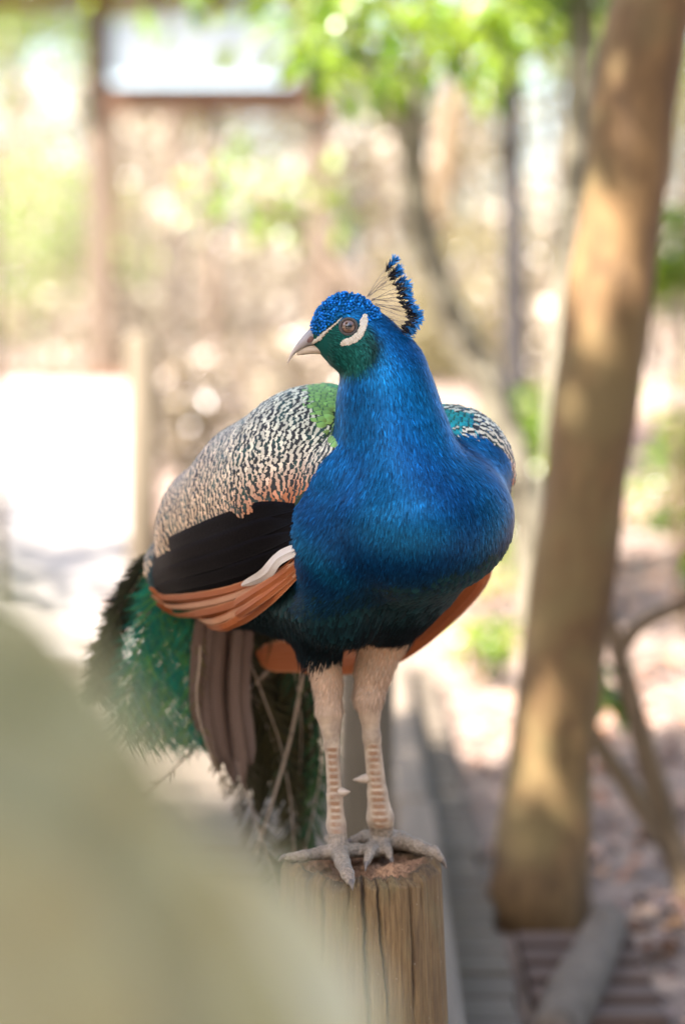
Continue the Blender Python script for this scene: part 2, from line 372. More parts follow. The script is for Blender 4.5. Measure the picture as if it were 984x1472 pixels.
def crown_geo(clumps, per, L=0.1, Wd=0.055, droop=0.4, up=1.0):
    """clumps: (centre, radius); leaves sit on a shell-biased ball of each clump"""
    Ps, Ds = [], []
    for c, r in clumps:
        d = rand_dir(per); rr = np.asarray(r) * (rng.uniform(0.15, 1, (per, 1)) ** 0.6)
        Ps.append(np.asarray(c) + d * rr); Ds.append(d + np.array([0, 0, -droop]) + rng.normal(0, .5, (per, 3)))
    P = np.vstack(Ps); D = np.vstack(Ds)
    for g0, gr_ in GAPS:      # openings in the canopy that let sun through
        q = P - g0; t_ = q @ to_sun; d_ = np.linalg.norm(q - t_[:, None] * to_sun, axis=1); k_ = (d_ > gr_) | (t_ < .8); P, D = P[k_], D[k_]
    n = len(P)
    return leaf_batch(P, D, np.array([0, 0, up]) + rng.normal(0, .45, (n, 3)), L * rng.uniform(.6, 1.25, n), Wd * rng.uniform(.7, 1.2, n))

mat_leaf = leaf_mat('leaf_green', (0.05, 0.10, 0.018), (0.12, 0.19, 0.03))
mat_leaf_y = leaf_mat('leaf_yellow_green', (0.08, 0.17, 0.02), (0.24, 0.32, 0.035), 0.5)
mat_leaf_dry = leaf_mat('leaf_olive', (0.12, 0.11, 0.05), (0.24, 0.20, 0.10), 0.4)
mat_leaf_d = leaf_mat('leaf_dark', (0.035, 0.07, 0.02), (0.08, 0.12, 0.03), 0.35)

mat_bark_big = bark_mat('bark_brown', (0.07, 0.038, 0.013), (0.22, 0.13, 0.048), 5, 0.35, 0.5, spots=(0.15, 0.105, 0.038))
mat_bark_grey = bark_mat('bark_grey', (0.105, 0.095, 0.062), (0.20, 0.18, 0.125))
mat_bark_dark = bark_mat('bark_dark', (0.012, 0.010, 0.010), (0.04, 0.034, 0.03))
mat_bark_tan = bark_mat('bark_tan', (0.11, 0.08, 0.053), (0.23, 0.175, 0.125))
mat_bark_olive = bark_mat('bark_olive', (0.09, 0.06, 0.03), (0.20, 0.14, 0.075))  # olive bark for saplings, stems and some trees

def tree(name, label, cat, trunk_tubes, bark, clumps=None, per=400, lm=None, L=0.1, Wd=0.055, group=None, base=None):
    b0 = np.asarray(base if base is not None else trunk_tubes[0][0][0], float)
    t = empty(name, tuple(b0)); tag(t, label, cat, group)
    parts = []
    for k, tb in enumerate(trunk_tubes):
        P, r = tb[0], tb[1]
        V, F = tube_geo(P, r, 22 if k == 0 else 10, n=max(14, 9 * len(P)), rough=0.02)
        nm = 'trunk' if k == 0 else 'limb'
        mesh_obj(nm, V, fix_faces(F), bark, t)
    if clumps:
        V, F, c = crown_geo(clumps, per, L, Wd, .4, .15 if group == 'trees of the blurred wood' else 1.0)
        mesh_obj('crown', V, F, lm, t, cols=c, smooth=False)
    return t
def clump_cloud(c, rad, n, r=(0.35, 0.7)):
    c = np.asarray(c, float); d = rand_dir(n) * (rng.uniform(0.1, 1, (n, 1)) ** 0.45) * np.asarray(rad)
    return [(c + q, rng.uniform(*r)) for q in d]

# big brown tree right of the bird
BT = [WZ(770, 1372, -0.14), W(774, 1310, 1.95), W(785, 1150, 1.97), W(808, 950, 1.98), W(840, 700, 2.0), W(872, 450, 2.02), W(902, 230, 2.04), W(940, 0, 2.06), (0.93, 2.15, 2.75), (1.1, 2.3, 3.8), (1.3, 2.5, 5.2)]
brd = [0.175, 0.112, 0.094, 0.088, 0.089, 0.092, 0.090, 0.090, 0.085, 0.075, 0.05]
limbs = [([(0.95, 2.17, 2.85), (0.3, 2.6, 4.0), (-0.4, 2.8, 5.2)], [0.05, 0.04, 0.02]), ([(1.05, 2.25, 3.5), (1.9, 2.0, 4.4), (2.6, 1.8, 5.4)], [0.05, 0.04, 0.02])]
tree('shade_tree', 'thick brown mottled tree trunk leaning right, splashed with sun patches', 'tree', [(BT, brd)] + limbs, mat_bark_big,
     clump_cloud((1.3, 2.6, 5.6), (2.4, 2.2, 1.1), 34, (.4, .75)), 330, mat_leaf, 0.12, 0.065)

# slender pale trunk close behind it
y = 4.6
tree('slender_tree', 'slender straight grey trunk close behind the thick brown tree', 'tree',
     [([W(800, 960, y), W(800, 760, y), W(806, 560, y), W(822, 300, y), W(836, 60, y), W(842, -120, y), W(850, -420, y)], [.06, .05, .047, .044, .042, .04, .02])], mat_bark_grey,
     clump_cloud(W(850, -480, y), (1.1, 1.1, .8), 14, (.3, .55)), 260, mat_leaf, 0.11, 0.06)
# leaning pale grey forked tree with fresh leaves
y = 5.6
cl = [(W(px_, py_2, y_), r_) for px_, py_2, y_, r_ in [(440, 30, 4.6, .16), (500, 10, 4.4, .2), (560, 20, 4.9, .22), (470, 85, 4.3, .10), (640, 30, 4.6, .2), (700, 20, 4.2, .18), (745, 40, 4.6, .14), (690, 75, 4.5, .12), (600, 80, 5.2, .14), (540, 95, 5.0, .12), (800, 20, 5.0, .15), (730, 5, 3.9, .08)]]
cl += clump_cloud(W(580, -330, 5.6), (2.0, 1.6, .8), 22, (.35, .6))
tree('forked_tree', 'pale grey forked tree leaning left with fresh green leaves above', 'tree',
     [([W(775, 915, y), W(752, 720, y), W(708, 570, y), W(645, 450, y), W(603, 320, y), W(594, 190, y), W(612, 60, y), W(625, -150, y)], [.075, .065, .06, .058, .054, .05, .042, .03]),
      ([W(596, 230, y), W(560, 140, y), W(515, 65, y), W(470, -60, y)], [.045, .04, .035, .025])], mat_bark_grey, cl, 30, mat_leaf_y, 0.11, 0.055)
y = 9.0
tree('dark_tree', 'nearly black upright trunk standing in the wood', 'tree',
     [([W(745, 760, y), W(742, 560, y), W(738, 400, y), W(735, 200, y), W(738, 40, y), W(742, -200, y)], [.075, .068, .062, .055, .05, .03])], mat_bark_dark,
     clump_cloud(W(742, -250, y), (1.4, 1.4, .9), 12, (.35, .6)), 220, mat_leaf)
y = 8.0
tree('leaning_sapling', 'pinkish sunlit sapling leaning across behind the peacock head', 'tree',
     [([W(560, 800, y), W(535, 560, y), W(505, 420, y), W(455, 350, y), W(395, 300, y), W(350, 262, y)], [.06, .055, .05, .045, .038, .02])], mat_bark_tan,
     [(W(a_, b_, 8.0), .2) for a_, b_ in [(340, 255), (385, 270), (430, 285), (465, 300), (330, 300)]], 16, mat_leaf_y, .12, .06)
# dark curved sapling at the right
y = 2.2
tree('curved_sapling', 'dark thin curved sapling branching right of the thick trunk', 'tree',
     [([WZ(1000, 1310, -0.02), W(962, 1200, y), W(930, 1090, y), W(902, 990, y), W(884, 920, y), W(872, 870, y)], [.034, .029, .026, .024, .018, .006]),
      ([W(888, 935, y), W(925, 895, y), W(990, 862, y), W(1080, 800, y)], [.019, .017, .015, .008]),
      ([W(975, 1235, y), W(915, 1150, 2.3), W(855, 1060, 2.35), W(825, 990, 2.4)], [.028, .024, .02, .008])], mat_bark_olive,
     [(W(882, 1000, 2.25), .035), (W(1060, 800, 2.2), .12)], 26, mat_leaf_y, .07, .035)

# trees out of frame whose crowns shade the bird
tree('canopy_tree', 'tall spreading tree behind the viewer that shades the post', 'tree',
     [([(-3.0, -4.6, -0.02), (-2.95, -4.5, 1.5), (-2.8, -4.2, 3.2), (-2.6, -3.8, 5.4)], [.17, .14, .12, .06]), ([(-2.85, -4.3, 2.9), (-1.9, -3.4, 4.3), (-1.2, -2.6, 5.3)], [.07, .05, .03])], mat_bark_tan,
     clump_cloud((-2.75, -3.45, 5.9), (2.1, 2.1, 0.8), 60, (.4, .75)), 300, mat_leaf_d, .15, .085)

tree('overhanging_tree', 'leafy tree left of the boardwalk whose crown hangs over it', 'tree',
     [([(-2.7, -1.6, -0.02), (-2.72, -1.5, 1.5), (-2.75, -1.0, 3.4), (-2.6, -0.3, 5.2)], [.14, .12, .10, .05]), ([(-2.74, -1.2, 2.8), (-2.3, 0.1, 4.3), (-1.9, 0.7, 5.3)], [.06, .05, .03])], mat_bark_tan,
     clump_cloud((-1.7, -0.9, 5.9), (1.7, 1.5, 0.7), 30, (.35, .6)), 190, mat_leaf_d, .15, .085)
tree('pathside_tree', 'leafy tree left of the pale path that shades it', 'tree',
     [([(-4.7, 4.6, -0.02), (-4.65, 4.6, 2.0), (-4.5, 4.7, 4.8)], [.13, .11, .05])], mat_bark_tan, clump_cloud((-4.5, 4.6, 5.0), (1.5, 1.5, .7), 26, (.35, .6)), 200, mat_leaf_d, .15, .085)
# unseen ring of trees added round the viewer to block low sky light
def copy_tree_at(src, loc, rz, sc, label, group):
    t = link(src.copy()); t['label'] = label; t['group'] = group
    for ch in list(src.children):
        c_ = ch.copy(); link(c_, t)
    t.location = loc; t.rotation_euler = (0, 0, rz); t.scale = (sc, sc, sc); return t
wt = tree('sky_block_tree', 'bushy broadleaf tree added behind the viewer to block low sky light', 'tree', [([(0, 0, -.05), (.1, 0, 1.4), (0, .1, 3.6)], [.13, .1, .04])], mat_bark_olive,
     clump_cloud((0, 0, 3.0), (1.7, 1.7, 2.0), 44, (.4, .7)), 230, mat_leaf_d, .16, .09, 'trees added round the viewer to block low sky light', base=(0, 0, 0))
wt.location = (1.5, -7.5, 0)
for k, (x, yy) in enumerate([(-1.6, -8.2), (4.2, -6.4), (-5.0, -7.0), (5.4, -2.6), (-6.2, -3.2), (6.0, 1.2), (-6.6, 0.6)]):
    copy_tree_at(wt, (x, yy, 0), k * 1.3, 1.0 + .06 * (k % 3), wt['label'], wt['group'])

# ================================================================== BACKGROUND WOOD
protos = []
def proto_tree(h, r, bark, lm, cr, ncl, per, lean, y0=0):
    P = [(0, 0, -0.1), (lean * .2, 0.03, h * .3), (lean * .6, -0.05, h * .62), (lean, 0, h)]
    return (P, [r * 1.25, r, r * .8, r * .35], bark, lm, [((lean + q[0][0], q[0][1], h * .98 + q[0][2]), q[1]) for q in clump_cloud((0, 0, 0), cr, ncl, (.35, .7))], per)
pspec = [proto_tree(3.6, .07, mat_bark_tan, mat_leaf_y, (1.1, 1.1, .9), 14, 60, .3), proto_tree(4.6, .09, mat_bark_olive, mat_leaf, (1.3, 1.3, 1.1), 16, 60, -.4),
         proto_tree(5.5, .11, mat_bark_grey, mat_leaf_dry, (1.5, 1.5, 1.2), 18, 60, .2), proto_tree(3.0, .05, mat_bark_tan, mat_leaf_dry, (.9, .9, .9), 12, 55, -.25)]
labels = ['slim tan tree with yellow-green leaves in the blurred wood', 'brown-barked green tree in the blurred wood', 'tall grey-barked olive-leaved tree in the blurred wood', 'small thin tan tree with olive leaves in the blurred wood']
spots = []
for k in range(44):
    yy = rng.uniform(15, 24) if k < 15 else rng.uniform(25, 36)
    if k > 44: yy = rng.uniform(30, 55)
    half = (yy + 3.1) * 0.165
    spots.append((rng.uniform(-1.15, 1.15) * half, yy, k % 4))
firsts = {}
for (x, yy, k) in spots:
    if yy < 16.5 and x < 0: yy += 5
    z = float(gh(x, yy))
    if k not in firsts:
        P, r, bark, lm, cl, per = pspec[k]
        t = tree('woodland_tree', labels[k], 'tree', [(P, r)], bark, cl, per, lm, .13, .07, 'trees of the blurred wood', base=(0, 0, 0)); firsts[k] = t
        t.location = (x, yy, z)
    else:
        s = firsts[k]; t = link(s.copy())
        for ch in list(s.children):
            c_ = ch.copy(); link(c_, t); c_.matrix_parent_inverse.identity()
        t.location = (x, yy, z)
    t.rotation_euler = (0, 0, rng.uniform(0, 6.28)); q = rng.uniform(.8, 1.25); t.scale = (q, q, q * rng.uniform(.9, 1.15))

# shrubs
def shrub(px, py, y, r, label, lm, n=5, per=60, L=.09, group=None, up=1.0):
    c = W(px, py, y); zg = float(gh(c[0], y)) - .03
    s = empty('shrub', (c[0], y, zg)); tag(s, label, 'shrub', group)
    for k in range(3):
        V, F = tube_geo([(c[0] + .02 * k, y, zg), (c[0] + rng.uniform(-.3, .3) * r, y + .05, (zg + c[2]) / 2), (c[0] + rng.uniform(-.6, .6) * r, y + rng.uniform(-.3, .3) * r, c[2])], [.012, .01, .005], 7, n=8)
        mesh_obj('stem', V, fix_faces(F), mat_bark_olive, s)
    V, F, cc = crown_geo([(c + rand_dir(1)[0] * r * .6, r * .6) for _ in range(n)], per, L, L * .5, .4, up)
    mesh_obj('foliage', V, F, lm, s, cols=cc, smooth=False)
shrub(768, 650, 7.0, .26, 'bright green shrub between the peacock shoulder and the thick trunk', mat_leaf_y, 8, 80)
shrub(748, 770, 6.0, .20, 'low green shrub beside the peacock breast', mat_leaf_y, 6, 60)
shrub(985, 390, 6.0, .24, 'tall green shrub right of the thick trunk', mat_leaf_y, 6, 60)
shrub(975, 640, 7.5, .35, 'wide leafy shrub on the litter right of the thick trunk', mat_leaf_y, 7, 60)
shrub(690, 925, 5.0, .10, 'small green weed behind the peacock legs', mat_leaf_y, 4, 24, .07)
shrub(930, 800, 9.0, .3, 'yellow-green shrub beyond the curved sapling', mat_leaf_y, 5, 50)
for a_, b__, y_, r_ in ((255, 590, 10, .30), (330, 575, 11.5, .36), (430, 560, 12.5, .4), (290, 640, 8.4, .2)): shrub(a_, b__, y_, r_, 'low dry brown brush between the pale path and the peacock', leaf_mat('low_brush_leaf', (0.09, 0.065, 0.045), (0.6, 0.52, 0.42), .25, .27, .85), 8, 60, .10, 'low dry brush beside the path', .2)
shrub(60, 330, 17.5, .9, 'yellowish bush behind the timber enclosure', mat_leaf_y, 10, 120, .12)
shrub(700, 470, 15, .9, 'tan leafed thicket behind the peacock', mat_leaf_dry, 10, 120, .12)

mat_brush = leaf_mat('brush_leaf', (0.12, 0.085, 0.055), (0.74, 0.66, 0.55), .25, .27, .76)  # share of pale leaves put in to imitate bright out-of-focus glints
tk = [(-20, 440, 18), (70, 420, 19), (230, 430, 18.4), (350, 440, 18), (430, 420, 19.5), (520, 430, 18.8), (670, 450, 17), (800, 440, 19), (900, 450, 18), (330, 500, 17), (120, 490, 17.4), (480, 500, 16.6)]
tk += [(20, 300, 19), (110, 340, 18.5), (215, 280, 20), (290, 360, 19), (400, 330, 18.6), (500, 290, 19.4), (650, 340, 19), (780, 320, 20), (230, 200, 21), (60, 160, 21), (660, 220, 21), (960, 330, 19), (540, 220, 20)]
for a_, b__, y_ in tk: shrub(a_, b__, y_, .62, 'tangled dry brown brush in the blurred wood', mat_brush, 8, 42, .15, 'dry brush of the blurred wood', 0.0)

# ================================================================== TIMBER ENCLOSURE behind the path
mat_timber = simple_mat('timber', (0.085, 0.042, 0.02), (0.16, 0.085, 0.045), 20, .8, .15)
mat_timber_p = simple_mat('timber_post', (0.065, 0.045, 0.027), (0.13, 0.092, 0.06), 20, .8, .1)
YE = 15.6
enc = empty('timber_enclosure', tuple(W(300, 560, YE))); tag(enc, 'timber framed wire enclosure at the far end of the path', 'enclosure')
def part_box(nm, px0, px1, py0, py1, y, dep, mat, par=None):
    a_, b_ = W(px0, py0, y), W(px1, py1, y)
    V, F = box_geo((a_ + b_) / 2, (abs(b_[0] - a_[0]), dep, abs(a_[2] - b_[2])), bev=.008)
    return mesh_obj(nm, V, F, mat, par or enc, smooth=False)
gr = lambda px: 736 - 0
for px, w_ in ((145, 34), (306, 20), (460, 32), (-40, 30)):
    x = W(px, 500, YE)[0]; zb = float(gh(x, YE)) - .1
    V, F = box_geo((x, YE, (zb + 3.75) / 2), (w_ * mpp(YE), .16, 3.75 - zb), bev=.01); mesh_obj('post', V, F, mat_timber_p, enc, smooth=False)
part_box('beam', 150, 470, 122, 162, YE - .14, .12, mat_timber); part_box('top_beam', -60, 480, -14, 12, YE - .14, .12, mat_timber)
part_box('bottom_rail', -40, 460, 535, 552, YE - .12, .08, mat_timber)
V, F = box_geo(((W(-60, 0, YE)[0] + W(480, 0, YE)[0]) / 2, YE - .35, 3.79), (3.0, .95, .035), bev=.006); mesh_obj('added_shade_board', V, F, mat_timber, enc, smooth=False)  # unseen overhang added so that its shade falls on the sign
parts = []
for x in np.arange(W(-60, 0, YE)[0], W(480, 0, YE)[0], .07):
    parts.append(tube_geo([(x, YE + .02, .75), (x, YE + .02, 3.6)], [.003, .003], 4, cap=False))
for z in np.arange(.8, 3.6, .07):
    parts.append(tube_geo([(W(-60, 0, YE)[0], YE + .03, z), (W(480, 0, YE)[0], YE + .03, z)], [.003, .003], 4, cap=False))
V, F = merge(parts); mw = simple_mat('wire', (0.3, 0.26, 0.2), (.42, .36, .28), 20, .5, bmp=0)
o = mesh_obj('wire_mesh', V, F, mw, enc); o['kind'] = 'stuff'
sg = empty('sign_board', tuple(W(290, 120, YE - .3))); tag(sg, 'pale blue-white board hanging between the enclosure beams', 'sign')
msign = simple_mat('sign_paint', (0.42, 0.50, 0.52), (0.50, 0.57, 0.58), 4, .5, bmp=0)
part_box('panel', 168, 412, 38, 116, YE - .3, .03, msign, sg)
mframe = simple_mat('sign_frame', (0.35, 0.50, 0.58), (.42, .56, .62), 4, .5, bmp=0)
part_box('frame_edge', 162, 418, 30, 38, YE - .31, .05, mframe, sg); part_box('frame_edge', 162, 418, 116, 122, YE - .31, .05, mframe, sg)
part_box('frame_edge', 160, 168, 38, 116, YE - .31, .05, mframe, sg); part_box('frame_edge', 412, 420, 38, 116, YE - .31, .05, mframe, sg)
for px in (200, 380): part_box('hanger', px - 1, px + 1, 0, 32, YE - .3, .02, mw, sg)

# leaf litter
n = 9000
x = rng.uniform(-1, 4.5, n); y = 1.0 + 12 * rng.uniform(0, 1, n) ** 1.3; x = np.where((x < .36) & (y < 5.5), rng.uniform(.62, 4, n), x)
x = np.where((x < .62) & (y < 2.2), x + .5, x)
P = np.stack([x, y, gh(x, y) + rng.uniform(.004, .02, n)], 1); D = rand_dir(n); D[:, 2] *= .25
mlit, nt, b = new_mat('litter_leaf'); at = N(nt, 'ShaderNodeAttribute', attribute_name='Col'); sp = nt.nodes.new('ShaderNodeSeparateColor'); nt.links.new(at.outputs['Color'], sp.inputs[0])
nt.links.new(ramp(nt, sp.outputs[0], [(0, (.10, .06, .045)), (.35, (.25, .17, .13)), (.65, (.36, .26, .2)), (.85, (.38, .16, .07)), (1, (.42, .22, .08))]), b.inputs['Base Color']); b.inputs['Roughness'].default_value = .6
V, F, c = leaf_batch(P, D, np.array([0, 0, 1.0]) + rng.normal(0, .3, (n, 3)), rng.uniform(.05, .11, n), rng.uniform(.025, .05, n), .3, .25)
o = mesh_obj('leaf_litter', V, F, mlit, cols=c, smooth=False); o['kind'] = 'stuff'; o['label'] = 'dry brown and orange fallen leaves on the ground'

# ================================================================== PEACOCK
pk = empty('peacock', (SX, 0.02, ZS)); tag(pk, 'peacock with bright blue neck and fan crest standing on the wooden post', 'peacock')
FW = nrm(np.array([0.68, -0.735, 0.0])); RT = np.array([FW[1], -FW[0], 0.0])       # bird's forward and right
C1 = W(592, 722, -0.06)                                                        # centre of the breast
def mirror(p):
    p = np.asarray(p, float); d = (p - C1) @ RT
    return p - 2 * np.multiply.outer(d, RT) if p.ndim > 1 else p - 2 * d * RT
YH = -0.075                                                                    # depth of the head's own middle plane
def S(px, py, y, r): return (W(px, py, y), r * mpp(y))
# --- signed distance pieces: ('cone', a, ra, b, rb) and ('ell', c, radii, axes)
def d_cone(p, a, ra, b, rb):
    ba = b - a; t = np.clip(((p - a) @ ba) / (ba @ ba), 0, 1)
    return np.linalg.norm(p - a - t[:, None] * ba, axis=1) - (ra + (rb - ra) * t)
def d_ell(p, c, rad, ax=None):
    q = p - c
    if ax is not None: q = q @ ax.T
    k0 = np.linalg.norm(q / rad, axis=1); k1 = np.linalg.norm(q / (rad * rad), axis=1)
    return k0 * (k0 - 1.0) / np.maximum(k1, 1e-6)
def smin(a, b, k):
    h = np.clip(0.5 + 0.5 * (b - a) / k, 0, 1); return b + (a - b) * h - k * h * (1 - h)
def chain(L): return [('cone', L[i][0], L[i][1], L[i + 1][0], L[i + 1][1]) for i in range(len(L) - 1)]
BAX = np.stack([FW, RT, np.array([0, 0, 1.0])])
torso = []
torso.append((('ell', W(595, 745, -.055), np.array([.122, .128, .100]), BAX), .03))
torso += [(q, .03) for q in chain([(W(560, 725, 0.01), .118), (W(468, 716, .07), .141), (W(400, 738, .135), .125), (W(335, 768, .2), .100), (W(268, 815, .28), .055)])]
torso += [(q, .045) for q in chain([(W(560, 800, .02), .095), (W(455, 815, .10), .090), (W(350, 835, .2), .06)])]
nk = [S(530, 492, -.07, 44), S(552, 532, -.068, 55), S(555, 566, -.066, 65), S(559, 602, -.064, 71), S(567, 642, -.066, 77), S(574, 690, -.07, 86), S(588, 755, -.062, 98)]
torso.append((('cone', W(640, 680, .05), .088, W(590, 690, .1), .10), .03))
torso += [(q, .016) for q in chain(nk[:-2])] + [(q, .022) for q in chain(nk[-3:])]
br = chain([(W(512, 700, -.062), .062), (W(497, 775, -.058), .071), (W(490, 860, -.02), .062)])
brm = [(q[0], mirror(q[1]), q[2] * .9, mirror(q[3]), q[4] * .9) for q in br]
torso += [(q, .02) for q in br] + [(q, .03) for q in brm]
torso += [(q, .03) for q in chain([(W(455, 850, .02), .06), (W(458, 925, .045), .028)])]
torso += [(q, .03) for q in chain([(W(566, 830, .04), .07), (W(556, 905, .07), .034)])]
head = [(('ell', W(498, 473, YH), np.array([47 * mpp(YH), .029, 50 * mpp(YH)]), None), .01),
        (('cone', W(492, 476, YH), .029, W(468, 483, YH), .0165), .012),
        (('cone', W(505, 500, YH), .030, W(540, 515, YH + .004), .040), .02)]
rl = [(W(460, 925, .05), .026), (W(471, 985, .037), .0185), (W(473, 1026, .031), .0165), (W(475, 1046, .029), .0125), (W(477, 1072, .027), .0094), (W(481, 1145, .023), .0098), (W(483, 1185, .020), .0125)]
ll = [(W(553, 905, .07), .034), (W(537, 965, .058), .0245), (W(529, 1004, .052), .0195), (W(531, 1026, .05), .0135), (W(534, 1060, .05), .0112), (W(542, 1140, .05), .0125), (W(546, 1175, .05), .018)]
zt_ = ZS + .006
def TZ(px, py, dz, r): return (WZ(px, py, ZS + dz), r)
rf = WZ(487, 1224, ZS + .014); lf = WZ(549, 1206, ZS + .018)
toes = {
 'r': [[(rl[-1][0], .0125), (rf, .0125), TZ(462, 1226, .011, .0088), TZ(436, 1231, .010, .0075), TZ(414, 1233, .008, .0060)],
       [(rf, .012), TZ(492, 1240, .012, .0100), TZ(499, 1256, .010, .0085), TZ(503, 1266, .004, .0066)],
       [(rf, .012), TZ(512, 1222, .012, .0090), TZ(530, 1224, .010, .0078), TZ(545, 1225, .007, .0062)],
       [(rf, .010), TZ(480, 1212, .012, .0066), TZ(470, 1205, .008, .0050)]],
 'l': [[(ll[-1][0], .017), (lf, .0155), TZ(574, 1208, .015, .0125), TZ(600, 1217, .014, .0100), TZ(622, 1225, .011, .0085), TZ(631, 1234, .003, .0066)],
       [(lf, .012), TZ(538, 1214, .014, .0075), TZ(531, 1226, .012, .0068), TZ(527, 1240, .004, .0050)],
       [(lf, .012), TZ(552, 1214, .014, .0080), TZ(556, 1222, .012, .0065), TZ(560, 1232, .004, .0050)],
       [(lf, .012), TZ(525, 1203, .014, .0090), TZ(508, 1209, .010, .0070)]]}
legs = {}
for s_, L_ in (('r', rl), ('l', ll)):
    legs[s_] = [(q, .006) for q in chain(L_)]
    for tt in toes[s_]: legs[s_] += [(q, .004) for q in chain(tt)]
def prim_d(p, q): return d_cone(p, *q[1:]) if q[0] == 'cone' else d_ell(p, *q[1:])
def bounds(lst, pad):
    lo, hi = [], []
    for q, _ in lst:
        if q[0] == 'cone':
            for c, r in ((q[1], q[2]), (q[3], q[4])): lo.append(c - r); hi.append(c + r)
        else: lo.append(q[1] - q[2].max()); hi.append(q[1] + q[2].max())
    return np.min(lo, 0) - pad, np.max(hi, 0) + pad
GRP = [(torso, .05), (head, .05), (legs['r'], .03), (legs['l'], .03)]
GB = [bounds(l, p) for l, p in GRP]
def sdf(p):
    out = np.full(len(p), 1.0)
    for (lst, _), (lo, hi) in zip(GRP, GB):
        m = np.all((p >= lo) & (p <= hi), 1)
        if not m.any(): continue
        q = p[m]; d = None
        for pr, k in lst:
            e = prim_d(q, pr); d = e if d is None else smin(d, e, k)
        out[m] = smin(out[m], d, .012) if lst is not torso else d
    return out
def sdf_n(p, e=.0015):
    g_ = np.stack([sdf(p + np.eye(3)[i] * e) - sdf(p - np.eye(3)[i] * e) for i in range(3)], 1); return nrm(g_)
def hit(pts):
    """surface points of the bird under photo pixels"""
    pts = np.atleast_2d(np.asarray(pts, float)); D = nrm(np.array([ray(a, b) for a, b in pts]))
    t = np.full(len(pts), 2.6)
    for _ in range(90):
        t = np.minimum(t + np.minimum(sdf(CAM + D * t[:, None]) * .8, .03), 3.9)
    return CAM + D * t[:, None]
# --- surface nets over a sparse block grid
H = .0026
lo = np.min([b_[0] for b_ in GB], 0) + .02; hi = np.max([b_[1] for b_ in GB], 0) - .02
dim = (np.ceil((hi - lo) / H / 16).astype(int) * 16) + 1
Fd = np.empty(dim, np.float32)
nb = (dim - 1) // 16 + 1
bi = np.stack(np.meshgrid(*[np.arange(k) for k in nb], indexing='ij'), -1).reshape(-1, 3)
bc = lo + (bi * 16 + 8) * H; bd_ = sdf(bc)
for (i, j, k), dd in zip(bi, bd_):
    sl = tuple(slice(a * 16, min(a * 16 + 16, d)) for a, d in zip((i, j, k), dim))
    if abs(dd) > 16 * H * .87 * 1.6 + .012: Fd[sl] = dd; continue
    ax_ = [lo[a] + np.arange(sl[a].start, sl[a].stop) * H for a in range(3)]
    G = np.stack(np.meshgrid(*ax_, indexing='ij'), -1); Fd[sl] = sdf(G.reshape(-1, 3)).reshape(G.shape[:3])
ins = Fd < 0
s8 = np.zeros(tuple(dim - 1), np.uint8)
offs = [(a, b_, c_) for a in (0, 1) for b_ in (0, 1) for c_ in (0, 1)]
for a, b_, c_ in offs: s8 += ins[a:dim[0] - 1 + a, b_:dim[1] - 1 + b_, c_:dim[2] - 1 + c_]
act = np.argwhere((s8 > 0) & (s8 < 8))
idm = np.full(tuple(dim - 1), -1, np.int32); idm[tuple(act.T)] = np.arange(len(act))
cv = {of: Fd[tuple((act + of).T)] for of in offs}
acc = np.zeros((len(act), 3)); cnt = np.zeros(len(act))
for o1 in offs:
    for ax_ in range(3):
        if o1[ax_]: continue
        o2 = list(o1); o2[ax_] = 1; o2 = tuple(o2)
        va, vb = cv[o1], cv[o2]; m = (va < 0) != (vb < 0); t = np.where(m, va / np.where(m, va - vb, 1), 0)
        q = np.array(o1, float) + t[:, None] * np.eye(3)[ax_]
        acc += q * m[:, None]; cnt += m
BV = lo + (act + acc / cnt[:, None]) * H
BF = []
for ax_ in range(3):
    u, v_ = [(1, 2), (2, 0), (0, 1)][ax_]
    sl1 = [slice(None)] * 3; sl2 = [slice(None)] * 3; sl1[ax_] = slice(0, -1); sl2[ax_] = slice(1, None)
    e = np.argwhere(ins[tuple(sl1)] != ins[tuple(sl2)])
    e = e[(e[:, u] > 0) & (e[:, v_] > 0) & (e[:, u] < dim[u] - 1) & (e[:, v_] < dim[v_] - 1)]
    du = np.eye(3, dtype=int)[u]; dv = np.eye(3, dtype=int)[v_]
    qd = np.stack([idm[tuple((e - du - dv).T)], idm[tuple((e - dv).T)], idm[tuple(e.T)], idm[tuple((e - du).T)]], 1)
    fl = ins[tuple(e.T)]; qd[~fl] = qd[~fl][:, ::-1]; BF.append(qd)
BF = np.vstack(BF)
BN = sdf_n(BV)
# --- plumage regions in the bird's own frame
def frame(p):
    q = p - C1; return q @ FW, np.abs(q @ RT), p[:, 2]
Zr = lambda py: W(500, py, -.1)[2]
KEY = np.array([hit([(488, 600)])[0], hit([(487, 640)])[0], hit([(446, 690)])[0], hit([(422, 740)])[0], hit([(424, 800)])[0], hit([(420, 870)])[0]])
ka, kb, kz = frame(KEY)
o_ = np.argsort(kz)
def edge_a(z): return np.interp(z, kz[o_], ka[o_])            # front edge of the wing: forward coordinate against height
def neck_d(p):
    d = np.full(len(p), 9.0)
    for q in chain(nk[:-2]): d = np.minimum(d, d_cone(p, *q[1:]))
    return d
KEYL = hit([(640, 592), (652, 606), (672, 621), (704, 639), (732, 690)])
la, lb, lz = frame(KEYL); lo_ = np.argsort(lz)
def zbelly(p): return Zr(830) + .40 * (.06 - (p - C1) @ RT).clip(-.1, .25) + .004 * np.sin(p @ np.array([90., 70, 0]))  # belly edge: true dark plumage mixed with painted shade of the lower breast
